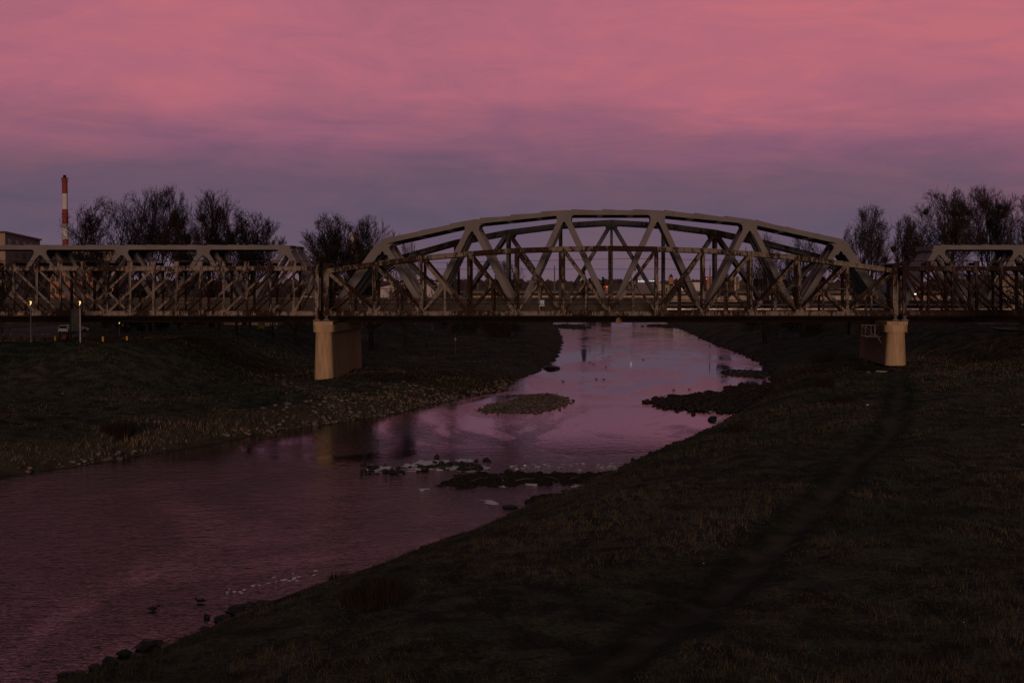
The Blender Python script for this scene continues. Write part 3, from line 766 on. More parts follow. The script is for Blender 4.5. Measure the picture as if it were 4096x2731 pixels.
# --- piers
def pier(pxl, pxr, ybase, label, ln, zb=None):
    """tan concrete pier: round nose towards the camera, tapered shaft, projecting cap, bearing blocks"""
    Yf = 234.5
    xl_ = P(pxl, ybase, Yf).x; xr_ = P(pxr, ybase, Yf).x; zb = P(pxl, ybase, Yf).z - .4
    cx = (xl_ + xr_) / 2; hw = (xr_ - xl_) / 2; zc0 = P(pxl, 1329, Yf).z; zc1 = P(pxl, 1300, Yf).z; zt = P(pxl, 1286, Yf).z
    root = thing('bridge_pier', label, 'bridge pier', (cx, Yf, zb + .4), 'tan bridge piers')
    def ring(h, z, ext=0.0):
        pts = []; h2 = h
        y_front = Yf + 1.5; y_back = Yf + ln
        for i in range(15):
            a = math.pi + math.pi * i / 14
            yy = y_front + (1.3 + ext) * math.sin(a); pts.append(Vector((cx + h2 * math.cos(a) * (1), yy, z)))
        for i in range(15):
            a = math.pi * i / 14
            yy = y_back + (1.3 + ext) * math.sin(a); pts.append(Vector((cx + SK * 1.05 * ln + h2 * math.cos(a), yy, z)))
        return pts
    s = MB(); s.loft([ring(hw, zb), ring(hw * .93, (zb + zc0) / 2), ring(hw * .84, zc0)]); o = s.build('shaft', M['concrete'], root)
    s = MB(); s.loft([ring(hw * 1.10, zc0 + .003, .25), ring(hw * 1.10, zc1, .25)]); s.build('cap', M['concrete'], root)
    s = MB(); s.box(cx - hw * .99, cx - .03, Yf + .45, Yf + 8, zc1 + .003, zt); s.box(cx + .03, cx + hw * .99, Yf + .45, Yf + 8, zc1 + .003, zt); s.build('bearing_block', M['concrete'], root)
    return root, cx, zt
def bearing(x, zt, label):
    zb_ = P(1300, 1262, 237).z
    s = MB(); h = zb_ - zt - .02; y = 237.0
    def sq(w, d, z): return [(x - w, y - d, z), (x + w, y - d, z), (x + w, y + d, z), (x - w, y + d, z)]
    s.loft([sq(.62, .5, zt + .003), sq(.62, .5, zt + .16), sq(.40, .4, zt + .3), sq(.12, .3, zt + h * .62), sq(.32, .4, zt + h * .85), sq(.36, .42, zt + h)])
    o = s.build('bridge_bearing', M['bearing'], origin=(x, y, zt)); tag(o, label, 'bearing', 'steel bearings on the piers')
r1, c1, z1 = pier(1253, 1331, 1510, 'tan concrete pier on the left bank with rounded nose and projecting cap', 27)
r2, c2, z2 = pier(3549, 3633, 1453, 'tan concrete pier on the right bank beside the inspection cradle', 27)
for px, cxx, zz, lab in ((1268, 0, z1, 'left steel bearing on top of the left tan pier'), (1306, 0, z1, 'right steel bearing on top of the left tan pier'), (3580, 0, z2, 'left steel bearing on top of the right tan pier'), (3617, 0, z2, 'right steel bearing on top of the right tan pier')):
    bearing(P(px, 1285, 237).x, zz, lab)
# inspection cradle hung under the middle span beside the right pier
def cradle():
    a = P(3462, 1301, 240); b = P(3540, 1346, 240)
    root = thing('inspection_cradle', 'steel cradle with crossed braces hanging under the deck beside the right pier', 'cradle', (a.x, 240, b.z))
    for i in range(2):
        x0 = a.x + i * (b.x - a.x) / 2; x1 = x0 + (b.x - a.x) / 2 - .15; mb = MB()
        for y in (240, 242.5):
            mb.beam((x0, y, a.z), (x1, y, a.z), .09, .09); mb.beam((x0, y, b.z), (x1, y, b.z), .12, .12)
            mb.beam((x0, y, a.z), (x0, y, b.z), .09, .09); mb.beam((x1, y, a.z), (x1, y, b.z), .09, .09)
            p, q = ((x0, y, a.z), (x1, y, b.z)) if i == 0 else ((x0, y, b.z), (x1, y, a.z)); mb.beam(p, q, .07, .07)
        mb.build('frame', M['bearing'], root)
    mb = MB(); mb.box(a.x, b.x + .8, 239.9, 242.6, b.z - .2, b.z - .07); mb.build('floor', M['wood_dark'], root)
    mb = MB(); mb.beam((a.x + 2.2, 240, b.z - .2), P(3545, 1408, 240), .09, .09); mb.build('brace', M['metal'], root)
    mb = MB(); q = P(3420, 1290, 246); mb.box(q.x - .8, q.x + 3.4, 246, 248, P(3420, 1340, 246).z, q.z); mb.build('housing', M['girder_black'], root)
cradle()
# round marker under the span and the blue sign on the screen
p = P(2475, 1283, 236.4)
root = thing('navigation_marker', 'round rusty disc hanging below the middle of the old span', 'marker', p)
mb = MB(); mb.tube((p.x, 236.35, p.z), (p.x, 236.45, p.z), .52, n=24); mb.build('disc', rusty('disc_paint', (.32, .2, .15), (.07, .03, .02), -.02, 2), root)
mb = MB(); mb.tube((p.x, 236.4, p.z + .5), (p.x, 236.4, p.z + 1.2), .03); mb.build('rod', M['black'], root)
p0, p1 = P(2160, 1199.5, 236.3), P(2178, 1223.5, 236.3)
root = thing('warning_sign', 'small blue sign with white panel and black bell symbol on the old span', 'sign', (p0.x, 236.3, p1.z))
mb = MB(); mb.box(p0.x, p1.x, 236.3, 236.36, p1.z + .16, p0.z); mb.build('board', M['blue_sign'], root)
mb = MB(); mb.box(p0.x + .1, p1.x - .1, 236.27, 236.297, p1.z + .38, p0.z - .1); mb.build('white_panel', M['white_paint'], root)
mb = MB(); mb.box(p0.x, p1.x, 236.3, 236.36, p1.z, p1.z + .12); mb.build('white_strip', M['white_paint'], root)
cx = (p0.x + p1.x) / 2; cz = p0.z - .35
mb = MB(); mb.prism([(cx-.13, cz-.14), (cx+.13, cz-.14), (cx+.09, cz-.06), (cx+.07, cz+.08), (cx, cz+.14), (cx-.07, cz+.08), (cx-.09, cz-.06)], 236.25, 236.267); mb.build('bell_symbol', M['sign_black'], root)

# ------------------------------------------------------------------ bare trees
def tubes_np(segs):
    """many thin three-sided tubes at once"""
    A = np.array([[*p, *q, a, b] for p, q, a, b in segs]); p, q, ra, rb = A[:, :3], A[:, 3:6], A[:, 6:7], A[:, 7:8]
    t = q - p; t /= np.maximum(1e-6, np.linalg.norm(t, axis=1, keepdims=True))
    k = np.where(np.abs(t[:, 2:3]) < .9, np.array([[0, 0, 1.]]), np.array([[1., 0, 0]]))
    u = np.cross(t, k); u /= np.linalg.norm(u, axis=1, keepdims=True); w = np.cross(t, u); V = []
    for c, r in ((p, ra), (q, rb)):
        for a in (0, 2.094, 4.189): V.append(c + (u * math.cos(a) + w * math.sin(a)) * r)
    V = np.stack(V, 1).reshape(-1, 3); n = len(segs); o = np.arange(n)[:, None, None] * 6
    Fc = np.array([[0, 1, 4, 3], [1, 2, 5, 4], [2, 0, 3, 5]])[None] + o
    return V, Fc.reshape(-1, 4)
def bare_tree(x, y, h, spread, seed, label, warm=False, forks=1, mist=0, ivy=0, twig=1.0, zb=None, lean=0.0, depth=5, group='bare trees', rmul=1.0, down=0.0):
    r = random.Random(seed); z0 = gz(x, y) - .2 if zb is None else zb
    m = M['bark_warm'] if warm else M['bark']; G_, U_ = r.gauss, r.uniform
    root = thing('bare_tree', label, 'tree', (x, y, z0), group)
    segs = []; tips = []; tmin = .030 * max(.6, y / 320.0)
    def nrm(a): l = math.sqrt(a[0]**2 + a[1]**2 + a[2]**2) or 1; return (a[0]/l, a[1]/l, a[2]/l)
    def grow(p, d, length, rad, lv):
        ns = 8 if lv == 1 else (5 if lv < 3 else 3)
        cur = p; dd = d; curl = .055 if lv < 3 else .09
        for i in range(ns):
            dd = nrm((dd[0] + G_(0, curl), dd[1] + G_(0, curl), dd[2] + G_(.045, .08)))
            st = length / ns; nx = (cur[0] + dd[0]*st, cur[1] + dd[1]*st, cur[2] + dd[2]*st)
            r0 = max(tmin, rad * (1 - i / ns * .62)); r1 = max(tmin * .8, rad * (1 - (i + 1) / ns * .62))
            segs.append((cur, nx, r0, r1)); cur = nx
            if lv < depth and (i > 1 or (i > 0 and lv > 1) or lv > 2):
                for k in range(2 if r.random() < .78 * twig else 1):
                    ax = (U_(-1, 1), U_(-1, 1), U_(-.6, .6)); dt = ax[0]*dd[0] + ax[1]*dd[1] + ax[2]*dd[2]
                    ax = nrm((ax[0] - dd[0]*dt, ax[1] - dd[1]*dt, ax[2] - dd[2]*dt)); an = U_(.38, .82); c_, s_ = math.cos(an), math.sin(an)
                    nd = nrm((dd[0]*c_ + ax[0]*s_, dd[1]*c_ + ax[1]*s_, dd[2]*c_ + ax[2]*s_ + .10))
                    grow(cur, nd, length * (U_(.30, .46) if lv == 1 else U_(.42, .66)) * (1 - .25 * i / ns), r1 * .62, lv + 1)
        if lv >= 2: tips.append(cur)
    th = h * U_(.16, .24); rb = h * .019 * rmul
    top = (lean * th, 0, th); tr = MB(); b0 = Vector((x, y, z0)); t0 = b0 + Vector(top)
    tr.tube(b0, b0 + (t0 - b0) * .15, rb * 1.5, rb * 1.08, 9); tr.tube(b0 + (t0 - b0) * .15, t0 + Vector((0, 0, .2)), rb * 1.08, rb * .85, 9)
    tr.build('trunk', m, root, smooth=True)
    nb = 6 + forks
    for k in range(nb):
        a = 6.2832 * k / nb + U_(-.4, .4); ang = (.30, 1.05, .65, .9, .5, 1.15, .75)[k % 7] + U_(-.1, .1)
        d = nrm((math.cos(a) * math.sin(ang) + lean, math.sin(a) * math.sin(ang), math.cos(ang)))
        grow((top[0], top[1], top[2] * U_(.85, 1.0)), d, h * U_(.56, .70), rb * .5, 1)
    for k in range(2): grow(top, nrm((lean + G_(0, .12), G_(0, .12), 1)), h * U_(.66, .74), rb * .6, 1)
    V, Fq = tubes_np(segs); kz = h / np.percentile(V[:, 2], 98.5); sx = spread * h / max(1e-6, np.percentile(np.abs(V[:, 0] - lean * h * .5), 88)); sx = min(2.2, max(.5, sx))
    V = V * np.array([sx, sx, kz])
    # the twigs end on a rounded, slightly ragged outline
    e = V.reshape(-1, 6, 3)[:, 3:].mean(1); rg_ = np.random.default_rng(seed); fz = rg_.normal(1.0, .05, len(e)) + .06 * np.sin(np.arctan2(e[:, 2] - .5 * h, e[:, 0]) * 7 + seed)
    q = ((e[:, 0] - lean * h * .5) / (spread * h * 1.12)) ** 2 + (e[:, 1] / (spread * h * 1.12)) ** 2 + np.where(e[:, 2] > .52 * h, np.abs((e[:, 2] - .52 * h) / (.48 * h)) ** 2.7, ((e[:, 2] - .52 * h) / (.6 * h)) ** 2)
    ok = np.repeat(q < fz ** 2, 6); keepf = ok[Fq[:, 0]]; idx = np.cumsum(ok) - 1; V = V[ok]; Fq = idx[Fq[keepf]]
    o = npmesh('crown', V, Fq, 4, m); o.parent = root
    tp = [Vector((c[0] * sx, c[1] * sx, c[2] * kz)) for c in tips]
    tp = [t for t in tp if t.z > h * .45 and (t.x / (spread * h)) ** 2 + (t.y / (spread * h)) ** 2 + ((t.z - .5 * h) / (.45 * h)) ** 2 < .8] or [Vector((0, 0, h * .6))]
    for i in range(mist):
        c = r.choice(tp); leafball(c, U_(.5, 1.15) * h / 25, 420, 'mistletoe', M['mistle'], o, r)
    if ivy:
        b = []
        for i in range(ivy):
            c = Vector((G_(0, h * .07), G_(0, h * .06), h * U_(.12, .68))); b.append((c, U_(.05, .10) * h))
        leafmass(b, 260, 'ivy', M['ivy'], root, r)
    return root
def leafmass(blobs, n, name, m, parent, r, size=.28):
    V = []; Fc = []
    for c, rad in blobs:
        for i in range(n):
            d = Vector((r.gauss(0, 1), r.gauss(0, 1), r.gauss(0, 1))).normalized() * rad * (r.random() ** .4)
            p = c + d; a = Vector((r.uniform(-1, 1), r.uniform(-1, 1), r.uniform(-1, 1))) * size; b = Vector((r.uniform(-1, 1), r.uniform(-1, 1), r.uniform(-1, 1))) * size
            o = len(V); V += [tuple(p - a * .5), tuple(p + a * .5), tuple(p + b)]; Fc.append((o, o + 1, o + 2))
    me = bpy.data.meshes.new(name); me.from_pydata(V, [], Fc); me.materials.append(m); me.update()
    o = bpy.data.objects.new(name, me); COL.objects.link(o); o.parent = parent; return o
def leafball(c, rad, n, name, m, parent, r): return leafmass([(c, rad)], n, name, m, parent, r, .22)

def tree_px(px, pytop, Y, spread, seed, label, **kw):
    x = P(px, 1200, Y).x; z0 = gz(x, Y); h = P(px, pytop, Y).z - z0
    return bare_tree(x, Y, h, spread, seed, label, **kw)
tree_px(415, 785, 315, .30, 11, 'sprawling bare tree beside the chimney, leftmost above the left truss', mist=2, ivy=3, depth=5, twig=.85)
tree_px(632, 735, 320, .26, 12, 'tall round bare tree between the sprawling one and the mistletoe tree', depth=5, forks=3)
tree_px(845, 750, 312, .30, 13, 'bare tree with dark ivy and many mistletoe balls, third from the left', mist=14, ivy=12, depth=5, forks=2)
tree_px(975, 835, 325, .30, 14, 'wide dark bare tree leaning over the end of the left truss', depth=5, forks=2, lean=.12)
tree_px(1338, 860, 330, .32, 15, 'rounded bare tree in front of the pale tower', depth=5, forks=3)
tree_px(1484, 872, 335, .30, 16, 'rounded bare tree just left of the grey arch', depth=5, forks=3)
tree_px(1620, 958, 345, .16, 17, 'small bare tree peeping over the left shoulder of the grey arch', depth=4, warm=True)
tree_px(1800, 1040, 420, .24, 18, 'feathery bare tree behind the arch near the white dome', depth=4, warm=True)
tree_px(2035, 1035, 430, .22, 19, 'bare tree with a dark clump, behind the arch over the road bridge end', depth=4, mist=4)
tree_px(3060, 922, 380, .20, 20, 'upright bare tree behind the right shoulder of the grey arch', depth=4, forks=3)
tree_px(3215, 945, 375, .24, 21, 'bare tree with big mistletoe clumps behind the right end of the arch', depth=4, mist=12, ivy=4)
tree_px(3478, 825, 330, .23, 22, 'fan-shaped bare tree right of the arch end', depth=5, mist=2, forks=2, twig=.9, warm=True)
tree_px(3612, 860, 335, .19, 23, 'slender bare tree beside the fan-shaped one, right of the arch', depth=5, mist=1, twig=.85, warm=True)
tree_px(3780, 740, 325, .28, 24, 'large bare tree with ivied trunk above the right truss', depth=5, mist=6, ivy=9, forks=2, warm=True)
tree_px(3955, 728, 322, .24, 25, 'tall bare tree with mistletoe bunches, rightmost full crown', depth=5, mist=9, forks=2, twig=.9, warm=True)
tree_px(4140, 775, 300, .26, 26, 'bare tree cut off by the right edge of the view', depth=5, warm=True, twig=.85)
tree_px(2900, 1068, 640, .16, 27, 'thin bare tree beside the shopping centre', depth=4, warm=True)
# twiggy trees on the near side of the old bridge, at both edges of the view
tree_px(-60, 1030, 205, .30, 31, 'spindly bare tree in front of the left rusty truss', depth=4, rmul=.6, twig=.9)
tree_px(4180, 960, 212, .20, 32, 'twiggy dark tree in front of the right rusty truss', depth=5, rmul=.7)
# trunks and dark shrubbery seen under the left span
r_ = random.Random(5)
for i, (px, Y) in enumerate([(600, 285), (875, 290), (945, 276), (1000, 300), (1090, 290), (1180, 300)]):
    tree_px(px, 1060 + 8 * i, Y, .18, 40 + i, ['thick bare trunk tree under the left span by the playground frame', 'leaning bare tree under the left span, left of the pale building', 'stout tree under the left span in front of the pale building', 'slim tree under the left span beside the stout one', 'young tree under the left span beside the yellow hut', 'slim tree next to the left pier under the span'][i], depth=3, rmul=1.0, twig=.8)
def shrub(px, py, Y, w, h, n, label, mat_='ivy', name='evergreen_shrub', seed=1):
    r = random.Random(seed); c = P(px, py, Y); z0 = gz(c.x, Y) if py is None else min(gz(c.x, Y), c.z)
    root = thing(name, label, 'shrub', (c.x, Y, z0))
    bl = [(Vector((r.uniform(-w/2, w/2), r.uniform(-w/3, w/3), r.uniform(.15, .8) * h)), r.uniform(.14, .26) * min(w, h) + .3) for i in range(n)]
    leafmass(bl, 220, 'foliage', M[mat_], root, r, .35)
    mb = MB(); mb.tube((c.x, Y, z0 - .2), (c.x, Y, z0 + h * .5), .12, .06); mb.build('stem', M['bark'], root); return root
shrub(490, 1320, 285, 12, 4.2, 16, 'wide black evergreen hedge under the left span', seed=3)
shrub(720, 1330, 292, 9, 5, 14, 'rounded dark evergreen under the left span near the small white sign', seed=4)
shrub(520, 1000, 312, 6, 11, 14, 'dark upright evergreen between two bare trees above the left truss', 'conifer', 'conifer', seed=5)
shrub(3110, 1180, 385, 16, 9, 22, 'dark evergreen thicket behind the right part of the arch', seed=6)
shrub(3250, 1190, 380, 12, 8, 16, 'lower dark thicket under the bright lamp behind the arch', seed=7)
shrub(2010, 1180, 440, 11, 9, 18, 'dark thicket behind the arch near the tall white mast', seed=8)
shrub(1880, 1190, 450, 18, 7, 18, 'dark thicket right of the white dome', seed=9)
shrub(3520, 1180, 360, 14, 9, 18, 'dark thicket behind the end of the old middle span', seed=10)
shrub(3850, 1200, 350, 30, 9, 30, 'long dark thicket behind the right trusses', seed=11)
shrub(700, 1190, 350, 40, 9, 34, 'long dark thicket behind the left trusses', seed=12)
shrub(1250, 1190, 350, 26, 7, 24, 'dark thicket behind the left pier', seed=13)

# far treeline on the horizon (nobody could count it)
def far_wood():
    r = np.random.default_rng(3); V = []
    for Y0, z0, hmin, hmax, n, x0, x1, k in ((840, 6, 5, 11, 150, -330, 330, 110), (1250, 7, 9, 19, 420, -560, 600, 110), (1900, 8, 14, 28, 420, -800, 900, 90), (3300, 10, 26, 48, 420, -1500, 1500, 90)):
        for x in r.uniform(x0, x1, n):
            if Y0 == 840 and (-40 < x < 200): continue
            if Y0 == 1250 and (85 < x < 175): continue
            u = x / Y0 * 30; h = r.uniform(hmin, hmax) * (0.72 + .28 * math.sin(u + Y0) * math.sin(u * .37 + 1)); w = h * r.uniform(.3, .6); y = Y0 + r.uniform(-60, 120)
            if r.random() < .2: w *= .4; h *= 1.1
            c = r.normal(0, .40, (k, 3)) * np.array([w, w, h * .36]); c[:, 2] = np.abs(c[:, 2]) * 1.3
            c[:, 2] = np.minimum(c[:, 2], h); c += np.array([x, y, z0]); s = min(w, h) * .17
            a = r.uniform(-s, s, (k, 3)); b = r.uniform(-s, s, (k, 3)); V.append(np.stack([c, c + a, c + b], 1).reshape(-1, 3))
        # unbroken undergrowth so that no sky shows between the stems
        xs = np.arange(x0, x1, Y0 / 250.); m_ = len(xs); y = Y0 + 60
        for q in range(5):
            hh = (hmin * .55) * r.uniform(.5, 1.1, m_); w = Y0 / 120.; yy = y + q * 12 + r.uniform(-6, 6, m_)
            if Y0 == 840: keep = (xs < -40)
            elif Y0 == 1250: keep = (xs < 85) | (xs > 175)
            else: keep = xs > -1e9
            T = np.stack([np.stack([xs - w, yy, np.full(m_, z0 - 1.)], 1), np.stack([xs + w, yy, np.full(m_, z0 - 1.)], 1), np.stack([xs + r.uniform(-w, w, m_) * .4, yy, z0 + hh * 1.6], 1)], 1)[keep]
            V.append(T.reshape(-1, 3))
    V = np.concatenate(V); Fc = np.arange(len(V)).reshape(-1, 3)
    o = npmesh('far_wood', V, Fc, 3, M['farwood']); tag(o, 'dark line of distant woods along the horizon', 'woods', kind='stuff')
far_wood()
r_ = random.Random(9)
for i, (px, top, Y) in enumerate([(2337, 1088, 760), (2412, 1106, 900), (2360, 1112, 900), (2378, 1120, 920)]):
    c = P(px, top, Y); z0 = gz(c.x, Y); h = c.z - z0; root = thing('conifer', ['pointed spruce behind the road bridge, tallest of the four', 'pointed spruce right above the lit house', 'small spruce beside the tallest spruce', 'smallest spruce left of the lit house'][i], 'tree', (c.x, Y, z0), 'distant spruces')
    leafmass([(Vector((0, 0, h * t)), h * .2 * (1 - t) + .2) for t in [.2, .3, .4, .5, .6, .7, .8, .9, .97]], 120, 'foliage', M['conifer'], root, r_, .8)
    mb = MB(); mb.tube((c.x, Y, z0 - .3), (c.x, Y, z0 + h), .3, .05); mb.build('trunk', M['bark'], root)

# ------------------------------------------------------------------ road bridge far behind
def road_bridge():
    Y = 780.0; x0 = P(1200, 1180, Y).x; x1 = P(3900, 1180, Y).x
    root = thing('road_bridge', 'long low concrete road bridge with pale girder far behind the trusses', 'bridge', (0, Y, 9))
    z = lambda py: P(2048, py, Y).z
    mb = MB(); mb.box(x0, x1, Y + .6, Y + 14, z(1208), z(1181)); mb.build('girder', M['pale_concrete'], root)
    mb = MB(); mb.box(x0, x1, Y - .8, Y + 15, z(1181) + .01, z(1175)); mb.build('deck', M['girder'], root)
    mb = MB(); mb.box(x0, x1, Y - .9, Y - .6, z(1172), z(1165)); mb.box(x0, x1, Y + 14.6, Y + 14.9, z(1172), z(1164)); mb.build('parapet', M['paving'], root)
    for px in (1880, 2430, 3070, 3450):
        x = P(px, 1200, Y).x; mb = MB(); mb.box(x - 2.2, x + 2.2, Y + 2, Y + 11, -1, z(1208) - .01); mb.build('pier', M['girder'], root)
    for px in (2218, 1930, 2840, 2525, 3340): 
        pass
road_bridge()
def mast(px, pyt, pyb, Y, label, r=.16, head=None, cat='lamp post', name='lamp_mast', zb=None, arm=0):
    a = P(px, pyb, Y); b = P(px, pyt, Y); root = thing(name, label, cat, a)
    mb = MB(); mb.tube(a, b, r * 1.2, r * .7, 6); mb.build('pole', M['metal'], root)
    if arm:
        mb = MB(); prev = b; n = 6
        for i in range(1, n + 1):
            t = i / n * 1.5; q = b + Vector((arm * math.sin(t), 0, abs(arm) * .6 * (1 - math.cos(t)) * 0 + abs(arm) * .75 * math.sin(t) ** .8 * (1 - t * .15))); mb.tube(prev, q, r * .7, n=5); prev = q
        mb.build('arm', M['metal'], root); b = prev
    if head:
        mb = MB(); mb.rock(b + Vector((0, -.1, .15)), head[1], (1, .6, .7), 1, 1); mb.build('lamp', M[head[0]], root)
    return root
mast(2218, 1062, 1163, 781, 'tall white mast on the road bridge in the middle of the river', .42)
mast(1912, 1075, 1175, 781, 'tall white mast behind the arch above the left end of the road bridge', .36)
mast(2840, 1062, 1170, 781, 'tall white mast on the road bridge near the shopping centre', .40)
mast(2525, 1095, 1165, 781, 'mast with bright white lamps above the store roof', .3, ('cool_dim', .7))
mast(3340, 1135, 1206, 420, 'curved grey street lamp behind the right part of the arch', .10, None, arm=-1.8)
mast(3030, 1150, 1210, 500, 'small curved street lamp left of the evergreen thicket', .08, None, arm=-1.4)
def lamp_dot(px, py, Y, rad, m, label, pyb=None):
    c = P(px, py, Y); zb_ = gz(c.x, Y) if pyb is None else P(px, pyb, Y).z
    root = thing('street_lamp', label, 'street lamp', (c.x, Y, zb_))
    mb = MB(); mb.tube((c.x, Y, zb_), (c.x, Y, c.z), .09, .06); mb.build('pole', M['black'], root)
    mb = MB(); mb.rock(c, rad, (1, .7, .8), 2, 1); mb.build('lamp', M[m], root)
lamp_dot(1836, 1088, 470, .28, 'cool', 'bright white street lamp above the white dome')
lamp_dot(3220, 1130, 430, .42, 'cool', 'bright white street lamp in front of the dark thicket behind the arch')
lamp_dot(3661, 1176, 330, .22, 'cool', 'bright street lamp behind the first panel of the right rusty span')
lamp_dot(3853, 1172, 340, .10, 'cool_dim', 'faint lamp between the diagonals of the right rusty span')
lamp_dot(379, 1279, 330, .12, 'cool', 'small white lamp under the left span above the black hedge', 1330)

# terrace lamps with glowing heads
for i, (px, pyh, pyb, Y, lab) in enumerate([(124, 1212, 1364, 231, 'street lamp with glowing amber head near the left edge of the terrace'),
        (321, 1212, 1358, 231, 'street lamp with glowing amber head beside the grey billboard'),
        (430, 1284, 1352, 290, 'small amber street lamp behind the black hedge under the left span'), (478, 1289, 1354, 262, 'low amber street lamp right of the hedge under the left span')]):
    a = P(px, pyb, Y); b = P(px, pyh, Y); z0 = gz(a.x, Y)
    root = thing('street_lamp', lab, 'street lamp', (a.x, Y, z0), 'amber street lamps on the left terrace')
    mb = MB(); mb.tube((a.x, Y, z0 - .05), (a.x, Y, b.z), .13, .08); mb.tube((a.x, Y, z0 - .05), (a.x, Y, z0 + .7), .16); mb.build('pole', M['metal'], root)
    mb = MB(); s = .34 if i < 2 else .26
    mb.prism([(a.x - s*.35, b.z + s*.9), (a.x + s*.4, b.z + s*.8), (a.x + s*.3, b.z - s*.2), (a.x - s*.05, b.z - s*1.1), (a.x - s*.2, b.z - s*1.05), (a.x + s*.02, b.z + s*.2)], Y - .15, Y + .15)
    mb.build('lamp_head', M['warm'], root)
for i, (px, a, b, Y) in enumerate([(221, 1346, 1365, 231), (412, 1340, 1358, 235), (508, 1340, 1355, 240)]):
    p = P(px, b, Y); z0 = gz(p.x, Y); h = (b - a) * Y / F; root = thing('bollard', ['yellow bollard just left of the couple, nearest to the lamp', 'yellow bollard in front of the black hedge, middle of three', 'yellow bollard farthest right on the terrace edge'][i], 'bollard', (p.x, Y, z0), 'yellow bollards on the terrace edge')
    mb = MB(); mb.tube((p.x, Y, z0 - .1), (p.x, Y, z0 + h), .17, n=10); mb.build('post', M['yellow'], root)
    mb = MB(); mb.tube((p.x, Y, z0 + h), (p.x, Y, z0 + h + .05), .19, n=10); mb.build('cap', M['yellow'], root)
def bench(px, py, Y, label):
    c = P(px, py, Y); z0 = gz(c.x, Y); x = c.x; root = thing('park_bench', label, 'bench', (x, Y, z0), 'benches on the left terrace')
    mb = MB()
    for k in range(4): mb.box(x - .9, x + .75, Y + k * .12, Y + k * .12 + .09, z0 + .43, z0 + .47)
    mb.build('seat', M['wood_dark'], root)
    mb = MB()
    for k in range(4): mb.box(x - .9, x + .75, Y - .05, Y - .01, z0 + .52 + k * .11, z0 + .60 + k * .11)
    mb.build('backrest', M['wood_dark'], root)
    for sx in (-.85, .85):
        mb = MB(); mb.beam((x + sx, Y - .03, z0 - .05), (x + sx, Y - .03, z0 + .95), .06, .06); mb.beam((x + sx, Y + .5, z0 - .05), (x + sx, Y + .5, z0 + .65), .06, .06)
        mb.beam((x + sx, Y - .03, z0 + .66), (x + sx, Y + .5, z0 + .66), .05, .06); mb.build('leg', M['black'], root)
bench(157, 1360, 232, 'dark slatted bench between the left lamp and the couple'); bench(60, 1362, 232, 'dark slatted bench nearest to the left edge')
def billboard():
    Y = 228.5; a = P(284, 1236, Y); b = P(318, 1322, Y); z0 = gz(a.x, Y)
    root = thing('billboard', 'tall plain grey board between two posts in front of the left rusty truss', 'board', (a.x, Y, z0))
    mb = MB(); mb.box(a.x, b.x, Y, Y + .12, b.z, a.z); mb.build('board', mat('board_grey', (.045, .045, .05)), root)
    for x, zt in ((a.x - .15, P(284, 1205, Y).z), (b.x + .12, a.z)):
        mb = MB(); mb.box(x - .1, x + .1, Y - .05, Y + .2, z0 - .2, zt); mb.build('post', M['metal'] if x > a.x else M['black'], root)
billboard()

# road on the left terrace with dashed line
def road():
    p = [(-60, 1300, 0), (250, 1300, 0)]
    pts = [G(x, y, 9.2) for x, y in ((-400, 1352), (-50, 1352), (190, 1352), (345, 1345), (345, 1330), (260, 1302), (180, 1304), (90, 1312), (-60, 1320), (-400, 1330))]
    mb = MB(); mb.add([(q.x, q.y, 9.215) for q in pts], [tuple(range(len(pts)))]); tag(mb.build('road', M['asphalt']), kind='structure')
    mb = MB()
    for px in (10, 44, 68, 92, 118, 145, 170, 193): q = G(px, 1337, 9.2); mb.box(q.x - .35, q.x + .35, q.y - .5, q.y + .5, 9.216, 9.221)
    tag(mb.build('road_marking', M['white_paint']), kind='structure')
    pts = [G(x, y, 9.2) for x, y in ((-400, 1372), (125, 1368), (330, 1361), (330, 1358), (125, 1362), (-400, 1366))]
    mb = MB(); mb.add([(q.x, q.y, 9.219) for q in pts], [tuple(range(len(pts)))]); tag(mb.build('path', M['paving']), kind='structure')
road()
